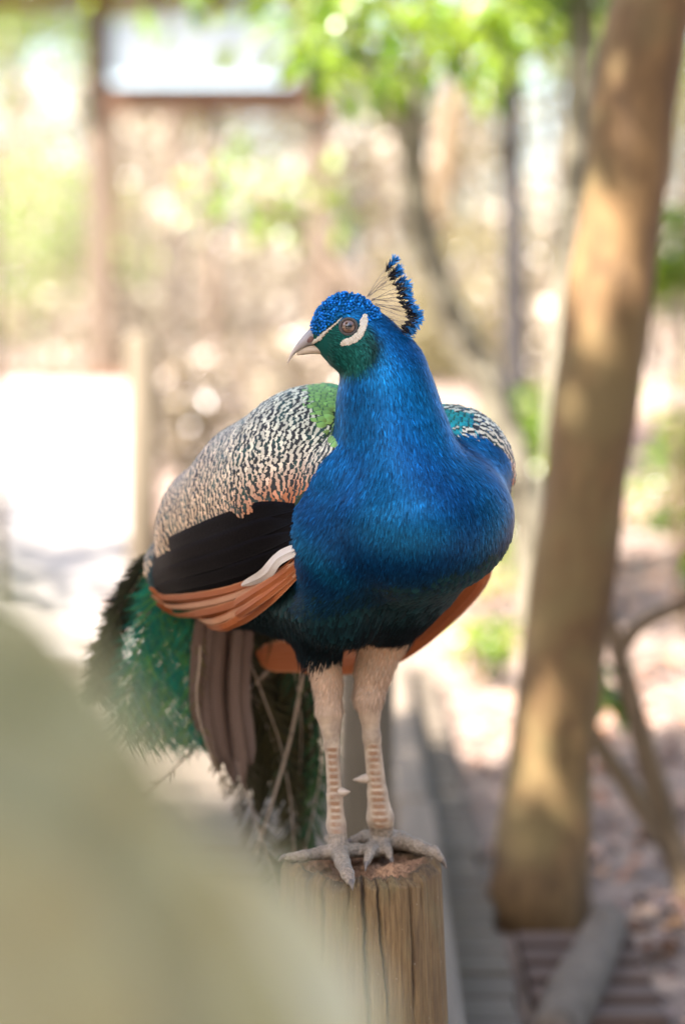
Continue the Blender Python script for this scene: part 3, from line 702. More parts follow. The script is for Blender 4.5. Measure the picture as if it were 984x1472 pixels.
def regions(p, n):
    a, b_, z = frame(p); left = (p - C1) @ RT < 0
    ea = np.where(left & (a < .03), np.interp(z, lz[lo_], la[lo_]), edge_a(z)) + .004 * np.sin(z * 90 + b_ * 40)
    top = sstep(.02, .55, n[:, 2])
    neck = (z > Zr(640)) & (a > ea - .02)
    hd = ((z > Zr(550)) & (p[:, 1] < -.015)) | (neck_d(p) < .010); blue = (a > ea) | hd; ea = np.where(hd, -9, ea)
    zb = zbelly(p)
    belly = z < zb
    return a, b_, z, ea, blue, belly, zb
BLUE1, BLUE2, BLUE3 = np.array([.001, .092, .26]), np.array([.001, .038, .125]), np.array([.003, .035, .16])
DARK = np.array([.004, .018, .022]); HEADG = np.array([.005, .075, .062])
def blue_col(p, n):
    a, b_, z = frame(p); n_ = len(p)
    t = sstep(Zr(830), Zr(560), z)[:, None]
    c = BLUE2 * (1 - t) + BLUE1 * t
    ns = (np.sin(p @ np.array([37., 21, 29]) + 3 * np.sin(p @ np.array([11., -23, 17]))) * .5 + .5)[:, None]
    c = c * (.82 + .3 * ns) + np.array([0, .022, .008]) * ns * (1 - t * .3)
    d = sstep(.045, -.02, z - zbelly(p))[:, None] * .9; c = c * (1 - d) + np.array([.004, .035, .09]) * d  # darkens towards the belly, own colour plus painted shade
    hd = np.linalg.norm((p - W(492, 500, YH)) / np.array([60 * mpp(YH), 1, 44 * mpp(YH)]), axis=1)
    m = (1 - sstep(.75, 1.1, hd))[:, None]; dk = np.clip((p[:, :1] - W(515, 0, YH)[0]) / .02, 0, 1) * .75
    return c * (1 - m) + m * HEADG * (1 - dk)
def region_col(p, n):
    a, b_, z, ea, blue, belly, zb = regions(p, n)
    c = np.tile(np.array([.03, .05, .03]), (len(p), 1))
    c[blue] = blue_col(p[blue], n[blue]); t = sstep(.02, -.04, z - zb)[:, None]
    c = c * (1 - t) + DARK * t
    return c
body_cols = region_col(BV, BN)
zl = W(0, 925, .05)[2]
def skin_z(x): return np.where(x > .018, W(0, 922, .06)[2], W(0, 946, .05)[2])
leg_v = BV[:, 2] < skin_z(BV[:, 0])
tz = (BV[:, 2] - W(0, 1030, .03)[2]) / (W(0, 945, .05)[2] - W(0, 1030, .03)[2])
body_cols[leg_v] = (np.array([.50, .36, .24]) + np.clip(tz[leg_v], 0, 1)[:, None] * np.array([.10, .0, -.02]))
fm = np.zeros(len(BF), int); fm[leg_v[BF].all(1)] = 1
# leg scutes: rings raised on the shanks
sh = leg_v & (BV[:, 2] < W(0, 1050, .03)[2]) & (BV[:, 2] > W(0, 1195, .03)[2])
BV[sh] += BN[sh] * (0.0004 * np.abs(np.sin(BV[sh, 2:3] * np.pi / .0088)) ** .5 * np.clip(-BN[sh, 1:2] + .2, 0, 1))

def plume_mat(name, metal=.35, rough=.42, spec=.5, sheen=.0, vary=.0):
    m, nt, b = new_mat(name); at = N(nt, 'ShaderNodeAttribute', attribute_name='Col')
    nt.links.new(at.outputs['Color'], b.inputs['Base Color']); b.inputs['Metallic'].default_value = metal; b.inputs['Roughness'].default_value = rough
    b.inputs['Specular IOR Level'].default_value = spec; b.inputs['Sheen Weight'].default_value = sheen
    return m
m_plume = plume_mat('plumage', .5, .42, .2)
m_belly = plume_mat('belly_plumage', .3, .5, .2)
m_soft = plume_mat('soft_plumage', .0, .7, .1)
m_leg, nt, b = new_mat('leg_skin'); at = N(nt, 'ShaderNodeAttribute', attribute_name='Col')
v = geopos(nt); sx_ = nt.nodes.new('ShaderNodeSeparateXYZ'); nt.links.new(v, sx_.inputs[0])
wv = math_(nt, 'SINE', math_(nt, 'MULTIPLY', sx_.outputs[2], 2 * math.pi / .0088)); n1 = noise(nt, v, 260, 4); n2 = noise(nt, v, 60, 3)
zlo, zhi = W(0, 1195, .03)[2], W(0, 1070, .03)[2]
inb = math_(nt, 'MULTIPLY', math_(nt, 'GREATER_THAN', sx_.outputs[2], zlo), math_(nt, 'LESS_THAN', sx_.outputs[2], zhi))
ng = nt.nodes.new('ShaderNodeNewGeometry'); sn = nt.nodes.new('ShaderNodeSeparateXYZ'); nt.links.new(ng.outputs['Normal'], sn.inputs[0])
front = ramp(nt, math_(nt, 'MULTIPLY', sn.outputs[1], -1), [(.72, (0, 0, 0)), (.93, (1, 1, 1))])
band = ramp(nt, math_(nt, 'ADD', math_(nt, 'MULTIPLY', wv, .5), math_(nt, 'SUBTRACT', n1, .2)), [(.02, (0, 0, 0)), (.30, (1, 1, 1))])
mr = nt.nodes.new('ShaderNodeMapRange'); nt.links.new(math_(nt, 'ADD', sx_.outputs[2], math_(nt, 'MULTIPLY', math_(nt, 'SUBTRACT', n2, .5), .03)), mr.inputs[0]); mr.inputs[1].default_value = W(0, 1055, .03)[2]; mr.inputs[2].default_value = W(0, 1010, .03)[2]; mr.inputs[3].default_value = 1; mr.inputs[4].default_value = 0; low = mr.outputs[0]
c = mixc(nt, low, at.outputs['Color'], ramp(nt, n2, [(.35, (.33, .25, .18)), (.65, (.52, .42, .30))]))
c = mixc(nt, math_(nt, 'MULTIPLY', math_(nt, 'MULTIPLY', math_(nt, 'MULTIPLY', band, inb), ramp(nt, noise(nt, v, 45, 2), [(.3, (.25, .25, .25)), (.5, (1, 1, 1))])), math_(nt, 'MULTIPLY', front, .85)), c, (.27, .135, .062))
gry = math_(nt, 'LESS_THAN', sx_.outputs[2], W(0, 1192, .03)[2])
c = mixc(nt, math_(nt, 'MULTIPLY', gry, .9), c, ramp(nt, n1, [(.3, (.15, .12, .085)), (.7, (.38, .31, .235))]))
nt.links.new(c, b.inputs['Base Color']); b.inputs['Roughness'].default_value = .55
vo = nt.nodes.new('ShaderNodeTexVoronoi'); vo.inputs['Scale'].default_value = 230; nt.links.new(v, vo.inputs['Vector'])
bump(nt, b, math_(nt, 'ADD', math_(nt, 'MULTIPLY', vo.outputs['Distance'], math_(nt, 'MULTIPLY', gry, -1.2)), math_(nt, 'ADD', n1, math_(nt, 'MULTIPLY', wv, math_(nt, 'MULTIPLY', inb, .07)))), .7, .0025)
body = mesh_obj('body', BV, BF, [m_soft, m_leg], pk, cols=body_cols, fmat=fm)

# --- feather batches
def feather_geo(P, D, Nn, L, Wd, nu=2, nv=3, kind='barb', lift=.001, curl=0.0, camber=.15, C0=None, C1_=None):
    n = len(P); S_ = nrm(np.cross(D, Nn)); Nn = nrm(np.cross(S_, D))
    u = np.linspace(-.5, .5, nu + 1); v_ = np.linspace(0, 1, nv + 1)
    if kind == 'barb': w = np.array([.6, 1, .8, .12]) if nv == 3 else np.interp(v_, [0, .3, .7, 1], [.6, 1, .8, .1])
    else: w = np.where(v_ < .6, .55 + .45 * v_ / .6, np.sqrt(np.clip(1 - ((v_ - .6) / .42) ** 2, 0.02, 1)))
    uu, vv = np.meshgrid(u, v_); ww = np.meshgrid(u, w)[1]
    uu_, vv_, ww = uu.ravel(), vv.ravel(), ww.ravel()
    L = np.broadcast_to(L, n)[:, None, None]; Wd = np.broadcast_to(Wd, n)[:, None, None]; lift = np.broadcast_to(lift, n)[:, None, None]; curl = np.broadcast_to(curl, n)[:, None, None]
    V = P[:, None] + D[:, None] * L * vv_[None, :, None] + S_[:, None] * Wd * (uu_ * ww)[None, :, None] + Nn[:, None] * (lift * (.25 + .75 * vv_[None, :, None]) - curl * L * (vv_ ** 2)[None, :, None] - camber * Wd * ((uu_ * 2) ** 2)[None, :, None] * .5)
    m = (nu + 1) * (nv + 1)
    i, j = np.meshgrid(np.arange(nv), np.arange(nu), indexing='ij'); q = (i * (nu + 1) + j).ravel()
    T = np.stack([q, q + 1, q + nu + 2, q + nu + 1], 1)
    F = (np.arange(n)[:, None, None] * m + T[None]).reshape(-1, 4)
    uvs = np.tile(np.stack([uu_ * .999 + .5, vv_], 1), (n, 1)).reshape(n, m, 2)
    cols = None
    if C0 is not None: cols = (C0[:, None] * (1 - vv_[None, :, None]) + (C0 if C1_ is None else C1_)[:, None] * vv_[None, :, None]).reshape(-1, 3)
    return V.reshape(-1, 3), F, uvs.reshape(-1, 2), cols
tri = np.concatenate([BF[:, [0, 1, 2]], BF[:, [0, 2, 3]]]); tA = np.linalg.norm(np.cross(BV[tri[:, 1]] - BV[tri[:, 0]], BV[tri[:, 2]] - BV[tri[:, 0]]), axis=1)
def sample(n):
    k = rng.choice(len(tri), n, p=tA / tA.sum()); a, b_ = rng.uniform(0, 1, (2, n, 1)); m = a + b_ > 1; a = np.where(m, 1 - a, a); b_ = np.where(m, 1 - b_, b_)
    T = tri[k]; P = BV[T[:, 0]] * (1 - a - b_) + BV[T[:, 1]] * a + BV[T[:, 2]] * b_; Nv = nrm(BN[T[:, 0]] * (1 - a - b_) + BN[T[:, 1]] * a + BN[T[:, 2]] * b_)
    return P, Nv, leg_v[T[:, 0]]
spine = np.array([W(450, 470, YH), W(505, 462, YH), W(550, 515, -.07), W(556, 570, -.066), W(562, 630, -.06), W(570, 690, -.05), W(540, 735, 0.0), W(468, 725, .07), W(335, 770, .2), W(240, 830, .3)])
def flow(P, Nv, down=.35, s0=0):
    a = spine[s0:-1]; d = spine[s0 + 1:] - a; t = np.clip(((P[:, None] - a) * d).sum(-1) / (d * d).sum(-1), 0, 1)
    q = a + t[..., None] * d; ds = np.linalg.norm(P[:, None] - q, axis=2)
    w = np.exp(-(ds / ds.min(1, keepdims=True)) ** 4 * 1.5); T = (w[..., None] * nrm(d)[None]).sum(1); T = nrm(T) + np.array([0, 0, -down])
    return nrm(T - (T * Nv).sum(1, keepdims=True) * Nv)
def thin(P, r, prio=None):
    """greedy minimum distance selection"""
    keep = []; cell = {}; K = np.floor(P / r).astype(int)
    for i in range(len(P)):
        k = tuple(K[i]); ok = True
        for dx in (-1, 0, 1):
            for dy in (-1, 0, 1):
                for dz in (-1, 0, 1):
                    for j in cell.get((k[0] + dx, k[1] + dy, k[2] + dz), ()):
                        if (P[i] - P[j]) @ (P[i] - P[j]) < r * r: ok = False; break
                    if not ok: break
                if not ok: break
            if not ok: break
        if ok: keep.append(i); cell.setdefault(k, []).append(i)
    return np.array(keep)

P, Nv, lg = sample(200000); a, b_, z, ea, blue, belly, zb = regions(P, Nv)
# fine barbs on neck and breast
m = blue & ~lg & (z > zb - .035); p, nv_ = P[m][:85000], Nv[m][:85000]
crownpoly = [(443, 466), (447, 448), (460, 434), (480, 424), (503, 420), (527, 427), (541, 441), (547, 458), (530, 462), (520, 443), (505, 448), (492, 453), (470, 472), (456, 484)]
def inpoly(q, poly):
    x_, y_ = q[:, 0], q[:, 1]; r_ = np.zeros(len(q), bool); n_ = len(poly)
    for i in range(n_):
        (x0, y0), (x1, y1) = poly[i], poly[(i + 1) % n_]
        c_ = ((y0 > y_) != (y1 > y_)) & (x_ < (x1 - x0) * (y_ - y0) / (y1 - y0 + 1e-12) + x0); r_ ^= c_
    return r_
pxh = project(p); isd = p[:, 2] > Zr(530)
eyeP = W(500.5, 469.5, YH)
faceclear = isd & (np.hypot(pxh[:, 0] - 500.5, pxh[:, 1] - 469.5) < 15)
fr = isd & (pxh[:, 0] < 470) & (pxh[:, 1] > 466)
m2 = ~faceclear & ~fr; p, nv_ = p[m2], nv_[m2]; isd = isd[m2]
D = flow(p, nv_, .3); D = nrm(D + .16 * np.cross(nv_, D) * rng.normal(0, 1, (len(p), 1)))
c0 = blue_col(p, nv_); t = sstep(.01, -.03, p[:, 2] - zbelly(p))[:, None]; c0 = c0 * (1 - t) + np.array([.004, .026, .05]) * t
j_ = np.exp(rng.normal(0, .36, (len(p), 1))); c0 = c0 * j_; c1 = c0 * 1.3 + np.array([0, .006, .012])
sz = np.where(isd, .45, 1.0)
V, F, uv, cc = feather_geo(p, D, nv_, .0125 * sz * rng.uniform(.7, 1.25, len(p)), .0013 * rng.uniform(.7, 1.5, len(p)), 1, 3, 'barb', .0012 + .0012 * rng.uniform(0, 1, len(p)) * sz, .06, 0, c0, c1)
o = mesh_obj('neck_feathers', V, F, m_plume, pk, cols=cc); o['kind'] = 'stuff'

# dark scaled belly and thigh feathers
m = (belly | ((a < ea) & (z < zb + .01))) & ~lg & (z > skin_z(P[:, 0]) + .018); k = np.where(m)[0][:26000]; k = k[thin(P[k], .0072)]
p, nv_ = P[k], Nv[k]; D = flow(p, nv_, .75); n_ = len(p)
c0 = np.tile(DARK, (n_, 1)) * np.exp(rng.normal(0, .3, (n_, 1))); tt = sstep(Zr(960), Zr(840), p[:, 2])[:, None]
c1 = c0 * .8 + (np.array([.003, .034, .036]) * tt + np.array([.002, .01, .014])) * rng.uniform(.4, 1.3, (n_, 1))
V, F, uv, cc = feather_geo(p, D, nv_, .019 * rng.uniform(.8, 1.2, n_), .0125 * rng.uniform(.8, 1.2, n_), 4, 4, 'scale', .0022, .05, .12, c0, c1)
o = mesh_obj('belly_feathers', V, F, m_belly, pk, cols=cc, uvs=uv); o['kind'] = 'stuff'
# hairy fringes over the thighs and breast edge
m = belly & ~lg & (z < Zr(870)) & (rng.uniform(0, 1, len(P)) < sstep(Zr(870), Zr(945), z)); p, nv_ = P[m][:7000], Nv[m][:7000]
D = nrm(flow(p, nv_, 1.5) + nv_ * .12); n_ = len(p)
c0 = np.tile(np.array([.004, .014, .018]), (n_, 1)) * np.exp(rng.normal(0, .4, (n_, 1)))
V, F, uv, cc = feather_geo(p, D, nv_, .014 + .024 * rng.uniform(0, 1, n_) ** 3, .0016, 1, 3, 'barb', .002, .1, 0, c0)
m = ~lg & (z < skin_z(P[:, 0]) + .034) & (z > skin_z(P[:, 0]) - .001); kk = np.where(m)[0]; kk = np.tile(kk, 6)[:9000]; p, nv_ = P[kk] + rng.normal(0, .0015, (len(kk), 3)), Nv[kk]; n_ = len(p)
D = nrm(flow(p, nv_, 2.2) + nv_ * .06 + rng.normal(0, .07, (n_, 3))); hh = (p[:, 2] - skin_z(p[:, 0])) / .034
c0 = np.tile(np.array([.004, .008, .011]), (n_, 1)) * np.exp(rng.normal(0, .4, (n_, 1))); ln_ = .010 + .016 * rng.uniform(0, 1, n_) ** 2 + .022 * (rng.uniform(0, 1, n_) ** 5) * (1 + .5 * np.sin(p[:, 0] * 240))
g2 = feather_geo(p, D, nv_, ln_, .0011, 1, 3, 'barb', .0015, .05, 0, c0)
V, F = merge([(V, F), (g2[0], g2[1])]); cc = np.vstack([cc, g2[3]])
o = mesh_obj('thigh_fringe', V, F, m_soft, pk, cols=cc); o['kind'] = 'stuff'

m = lg & (z > W(0, 1022, .03)[2]); kk = np.tile(np.where(m)[0], 3)[:6000]; p, nv_ = P[kk] + rng.normal(0, .001, (len(kk), 3)), Nv[kk]; n_ = len(p)
D = nrm(flow(p, nv_, 3.0, 6) + nv_ * .05 + rng.normal(0, .12, (n_, 3)))
c0 = np.array([.58, .42, .29]) * np.exp(rng.normal(0, .16, (n_, 1))) * np.where(p[:, 2:] < W(0, 985, .04)[2], np.array([[.92, .95, 1.0]]), 1.0)
V, F, uv, cc = feather_geo(p, D, nv_, rng.uniform(.004, .010, n_), .0010, 1, 3, 'barb', .0008, .08, 0, c0)
o = mesh_obj('leg_down', V, F, m_soft, pk, cols=cc); o['kind'] = 'stuff'

# green scale feathers of the upper back
sp_ = project(P); rightside = (P - C1) @ RT > 0
gpoly = [(448, 545), (495, 545), (496, 642), (482, 632), (466, 610), (456, 585)]
back = np.where(rightside, inpoly(sp_ + rng.normal(0, 3.0, sp_.shape), gpoly) & (a <= ea + .004) & (Nv[:, 1] < .35), (a <= ea + .004) & (sp_[:, 0] < 692) & (z > Zr(650)) & (Nv[:, 2] > -.1) & (b_ < .15))
back |= (a <= ea + .004) & (a > -.15) & (b_ < .03) & (Nv[:, 2] > .5) & ~inpoly(sp_, [(300, 500), (452, 500), (452, 640), (300, 640)])
back &= neck_d(P) > .007
k = np.where(back & ~lg)[0]; k = k[thin(P[k], .0062)]; p, nv_ = P[k], Nv[k]; D = flow(p, nv_, .1, 6); n_ = len(p)
tt = sstep(0, .05, (ea - a)[k])[:, None]
rs_ = rightside[k][:, None]; gc = np.array([.006, .34, .36]) * (1 - tt) + np.array([.06, .42, .15]) * tt; gc = np.where(rs_, np.array([.26, .50, .12]), gc)
m_scale, nt, b = new_mat('green_scale_plumage'); at = N(nt, 'ShaderNodeAttribute', attribute_name='Col'); uvn = nt.nodes.new('ShaderNodeTexCoord'); sx_ = nt.nodes.new('ShaderNodeSeparateXYZ'); nt.links.new(uvn.outputs['UV'], sx_.inputs[0])
du = math_(nt, 'ABSOLUTE', math_(nt, 'SUBTRACT', sx_.outputs[0], .5)); r_ = math_(nt, 'ADD', math_(nt, 'MULTIPLY', du, .62), math_(nt, 'MULTIPLY', sx_.outputs[1], .72))
edge = ramp(nt, r_, [(.68, (0, 0, 0)), (.82, (1, 1, 1))]); c = mixc(nt, edge, at.outputs['Color'], (.02, .09, .05))
mid = ramp(nt, sx_.outputs[1], [(.2, (.5, .28, .08)), (.55, (1, 1, 1))]); c = mixc(nt, .5, c, mixc(nt, 1.0, c, mid, 'MULTIPLY'))
nt.links.new(c, b.inputs['Base Color']); b.inputs['Metallic'].default_value = .4; b.inputs['Roughness'].default_value = .38
V, F, uv, cc = feather_geo(p, D, nv_, .0155, .0135 * rng.uniform(.9, 1.1, n_), 4, 5, 'scale', .0025, .06, .12, gc * np.exp(rng.normal(0, .15, (n_, 1))))
o = mesh_obj('back_scale_feathers', V, F, m_scale, pk, cols=cc, uvs=uv); o['kind'] = 'stuff'

# barred cream and black coverts of both wings and the back
def sidepix(p):     # pixel of the point, left-side points mirrored to the right side
    q = p.copy(); s_ = (q - C1) @ RT; q[s_ < 0] = mirror(q[s_ < 0]); return project(q)
sp_ = sidepix(P)
low_edge = rng.normal(0, 1.8, len(P)) + np.interp(sp_[:, 0], [150, 215, 228, 245, 270, 300, 350, 395, 415, 440], [815, 812, 790, 774, 783, 768, 733, 722, 735, 700])
cov = (neck_d(P) > .012) & (a < ea + .006) & ~back & (sp_[:, 1] < low_edge) & ~lg & (z > Zr(870))

k = np.where(cov)[0]; k = k[thin(P[k], .0062)]; p, nv_ = P[k], Nv[k]; n_ = len(p)
D = flow(p, nv_, .32, 6); D = nrm(D + .12 * np.cross(nv_, D) * rng.normal(0, 1, (n_, 1)))
q = sp_[k]; rear = sstep(460, 240, q[:, 0])[:, None]; lowr = sstep(90, 10, np.interp(q[:, 0], [215, 300, 440], [800, 768, 725]) - q[:, 1])[:, None]
cream = np.array([.74, .66, .50]) * (1 - rear) + np.array([.66, .46, .27]) * rear
org = lowr * sstep(290, 400, q[:, 0])[:, None]; cream = cream * (1 - org) + np.array([.44, .13, .035]) * org
gre = (1 - rear) * sstep(700, 600, q[:, 1])[:, None]; cream = cream * (1 - .22 * gre) + np.array([.25, .55, .42]) * .22 * gre
cream = cream * np.exp(rng.normal(0, .16, (n_, 1)))
m_bar, nt, b = new_mat('barred_plumage'); at = N(nt, 'ShaderNodeAttribute', attribute_name='Col'); uvn = nt.nodes.new('ShaderNodeTexCoord'); sx_ = nt.nodes.new('ShaderNodeSeparateXYZ'); nt.links.new(uvn.outputs['UV'], sx_.inputs[0])
pn = noise(nt, geopos(nt), 170, 2, .5); pn2 = noise(nt, geopos(nt), 60, 2, .5)
ph = math_(nt, 'ADD', math_(nt, 'MULTIPLY', sx_.outputs[1], 2 * math.pi * 2.5), math_(nt, 'ADD', math_(nt, 'MULTIPLY', pn, 4.2), math_(nt, 'MULTIPLY', pn2, 4.0)))
du = math_(nt, 'ABSOLUTE', math_(nt, 'SUBTRACT', sx_.outputs[0], .5)); ph = math_(nt, 'SUBTRACT', ph, math_(nt, 'MULTIPLY', du, 4.0))
bar = ramp(nt, math_(nt, 'ADD', math_(nt, 'MULTIPLY', math_(nt, 'SINE', ph), .5), .5), [(.42, (0, 0, 0)), (.56, (1, 1, 1))])
gs = noise(nt, geopos(nt), 35, 2)
dk = mixc(nt, ramp(nt, gs, [(.45, (0, 0, 0)), (.62, (1, 1, 1))]), (.012, .012, .012), (.006, .05, .042))
nt.links.new(mixc(nt, bar, dk, at.outputs['Color']), b.inputs['Base Color']); b.inputs['Roughness'].default_value = .55; b.inputs['Metallic'].default_value = .08
V, F, uv, cc = feather_geo(p, D, nv_, 0.0215 * rng.uniform(.9, 1.15, n_), .0175 * rng.uniform(.85, 1.15, n_), 4, 5, 'scale', .0024, .05, .13, cream)
off = np.repeat(rng.uniform(0, .35, n_), 30); uv[:, 1] += off
o = mesh_obj('wing_coverts', V, F, m_bar, pk, cols=cc, uvs=uv); o['kind'] = 'stuff'

# --- long feathers as curved vanes
def vane_mat(name, c1, c2, edge, metal=.05, rough=.5, sc=60):
    m, nt, b = new_mat(name); tc = nt.nodes.new('ShaderNodeTexCoord'); mp = nt.nodes.new('ShaderNodeMapping'); nt.links.new(tc.outputs['UV'], mp.inputs[0]); mp.inputs['Scale'].default_value = (1.2, 9, 1)
    sx_ = nt.nodes.new('ShaderNodeSeparateXYZ'); nt.links.new(tc.outputs['UV'], sx_.inputs[0])
    mp.inputs['Rotation'].default_value = (0, 0, .35)
    f = noise(nt, mp.outputs[0], 14, 4, .6); mp2 = nt.nodes.new('ShaderNodeMapping'); nt.links.new(tc.outputs['UV'], mp2.inputs[0]); mp2.inputs['Scale'].default_value = (7, .5, 1); g2 = noise(nt, mp2.outputs[0], 2.5, 3)
    c = mixc(nt, math_(nt, 'ADD', math_(nt, 'MULTIPLY', f, .45), math_(nt, 'MULTIPLY', g2, .55)), c1, c2)
    du = math_(nt, 'ABSOLUTE', math_(nt, 'SUBTRACT', sx_.outputs[0], .5))
    c = mixc(nt, ramp(nt, math_(nt, 'ADD', du, math_(nt, 'MULTIPLY', math_(nt, 'SUBTRACT', g2, .5), .15)), [(.36, (0, 0, 0)), (.47, (1, 1, 1))]), c, edge)
    nt.links.new(c, b.inputs['Base Color']); b.inputs['Metallic'].default_value = metal; b.inputs['Roughness'].default_value = rough
    bump(nt, b, math_(nt, 'ADD', f, math_(nt, 'MULTIPLY', ramp(nt, du, [(.0, (1, 1, 1)), (.05, (0, 0, 0))]), .8)), .5, .0015); return m
m_prim = vane_mat('rufous_vane', (.28, .065, .013), (.46, .135, .032), (.46, .18, .07), .0, .55)
m_prim2 = vane_mat('pale_rufous_vane', (.44, .17, .07), (.62, .36, .22), (.34, .10, .03), .0, .55)
m_sec = vane_mat('black_vane', (.0015, .0015, .0025), (.004, .0035, .004), (.004, .0045, .008), .0, .55)
m_sec.node_tree.nodes['Principled BSDF'].inputs['Specular IOR Level'].default_value = .06
m_white = vane_mat('white_vane', (.68, .62, .56), (.80, .76, .70), (.75, .7, .62))
m_tail = vane_mat('brown_vane', (.07, .045, .035), (.24, .165, .13), (.13, .09, .07))
m_train = vane_mat('olive_vane', (.02, .022, .008), (.075, .065, .022), (.05, .05, .02), .2, .4)
def vane(name, pts, nrmls, w, mat, parent, n=26, nu=8, tip=.18, root=.5, camber=.12, shaft=.0011, jag=.0, skew=0.0):
    P = catmull(pts, n); Nm = nrm(catmull(nrmls, n)); T = nrm(np.gradient(P, axis=0)); S_ = nrm(np.cross(T, Nm)); Nm = np.cross(S_, T)
    t = np.linspace(0, 1, n); wp = np.minimum(root + (1 - root) * np.clip(t / .25, 0, 1), 1) * np.sqrt(np.clip(1 - ((t - (1 - tip)) / (tip * 1.02)).clip(0, 1) ** 2, .0, 1)) * w
    u = np.linspace(-1, 1, nu + 1)
    jg = 1 + jag * rng.normal(0, 1, (n, 2))
    ws = wp[:, None] * np.where(u < 0, jg[:, :1] * (1 + skew), jg[:, 1:] * (1 - skew)) / 2
    V = P[:, None] + S_[:, None] * (u[None] * ws)[..., None] - Nm[:, None] * (camber * wp[:, None] * u[None] ** 2 * .5 - shaft * (np.abs(u)[None] < .05))[..., None]
    uv = np.stack(np.broadcast_arrays((u * .5 + .5)[None], t[:, None] * 1.0), -1).reshape(-1, 2)
    i, j = np.meshgrid(np.arange(n - 1), np.arange(nu), indexing='ij'); q = (i * (nu + 1) + j).ravel()
    F = np.stack([q, q + 1, q + nu + 2, q + nu + 1], 1)
    return mesh_obj(name, V.reshape(-1, 3), F, mat, parent, uvs=uv)
def surf_pts(pix, lift):
    h_ = hit(pix); n__ = sdf_n(h_); n__ = nrm(n__ + np.array([0, 0, .0])); return h_ + n__ * np.broadcast_to(lift, len(pix))[:, None], n__
def side_feather(name, pix, w, mat, lift, parent, **kw):
    lift = lift * np.concatenate([[.05, .75], np.ones(len(pix) - 2)])
    h_, n__ = surf_pts(pix, lift); return vane(name, h_, n__, w, mat, parent, **kw)
wing = empty('wing', (0, 0, 0)); wing.parent = pk
def wing_part(*a_, **k_): return side_feather(*a_[:5], pk, **k_)
col.objects.unlink(wing); bpy.data.objects.remove(wing)
# secondaries (black)
sec = [([(424, 735), (380, 745), (320, 765), (262, 790), (226, 808)], .045, .006), ([(423, 752), (380, 768), (320, 790), (262, 810), (228, 826)], .045, .009), ([(422, 774), (380, 790), (320, 810), (265, 825), (232, 838)], .042, .012), ([(424, 790), (385, 808), (330, 826), (275, 838), (238, 846)], .036, .014)]
for pix, w, l in sec: wing_part('secondary_feather', pix, w, m_sec, l, n=26, tip=.16, camber=.10)
# white strip, then rufous primaries
wing_part('white_feather', [(425, 790), (413, 799), (388, 815), (360, 831)], .017, m_white, .0175, n=20, tip=.5, root=.9)
prim = [([(424, 800), (400, 818), (350, 838), (290, 848), (245, 848), (227, 838)], .016, .0165), ([(424, 808), (400, 828), (350, 848), (295, 858), (250, 857), (230, 845)], .016, .0185),
        ([(424, 814), (402, 836), (352, 858), (300, 868), (258, 866), (236, 853)], .017, .0205), ([(424, 820), (404, 845), (356, 868), (308, 877), (268, 874), (244, 861)], .017, .0225),
        ([(424, 826), (406, 853), (362, 874), (318, 883), (282, 881), (256, 870)], .015, .0245), ([(424, 812), (412, 828), (385, 843), (356, 853)], .013, .026), ([(424, 822), (414, 841), (388, 857), (358, 866)], .012, .0275)]
for i_, (pix, w, l) in enumerate(prim): wing_part('primary_feather', pix, w * rng.uniform(.9, 1.1), m_prim2 if i_ in (1, 3) else m_prim, l, n=40, tip=.12, root=.85, camber=.22, jag=.015)
# far wing: rufous primaries hanging below the body
for k in range(6):
    q = k / 5.0
    pts = [W(706 - 8 * q, 785 + 12 * q, .05 + .01 * k), W(694 - 10 * q, 828 + 14 * q, .10), W(642 - 12 * q, 884 + 16 * q, .17), W(578 - 14 * q, 924 + 20 * q, .23), W(500 - 14 * q, 936 + 22 * q, .28), W(430 - 10 * q, 938 + 18 * q, .31), W(368 + 8 * q, 940 + 16 * q, .33)]
    if k % 2: pts = pts[:-1]
    vane('primary_feather', pts, [np.array([.35, -.85, .1])] * len(pts), .036 - .002 * k, m_prim, pk, n=30, tip=.1, root=.12, camber=.2)
# true tail, brown, hanging behind
for k in range(9):
    q = k / 8.0; ln = 1060 + 60 * math.sin(q * 2.6) + rng.uniform(-20, 20)
    pts = [W(296 + 62 * q, 865, .26), W(288 + 62 * q, 940, .30 + .02 * (k % 2)), W(286 + 62 * q, 1010, .33 + .03 * (k % 2)), W(296 + 60 * q + rng.uniform(-8, 8), ln, .36 + .03 * (k % 2))]
    tw = rng.uniform(-.9, .9)
    vane('tail_feather', pts, [np.array([tw, -1, .15])] * 4, .026, m_tail, pk, n=18, tip=.15, root=.7, jag=.04, camber=.4)
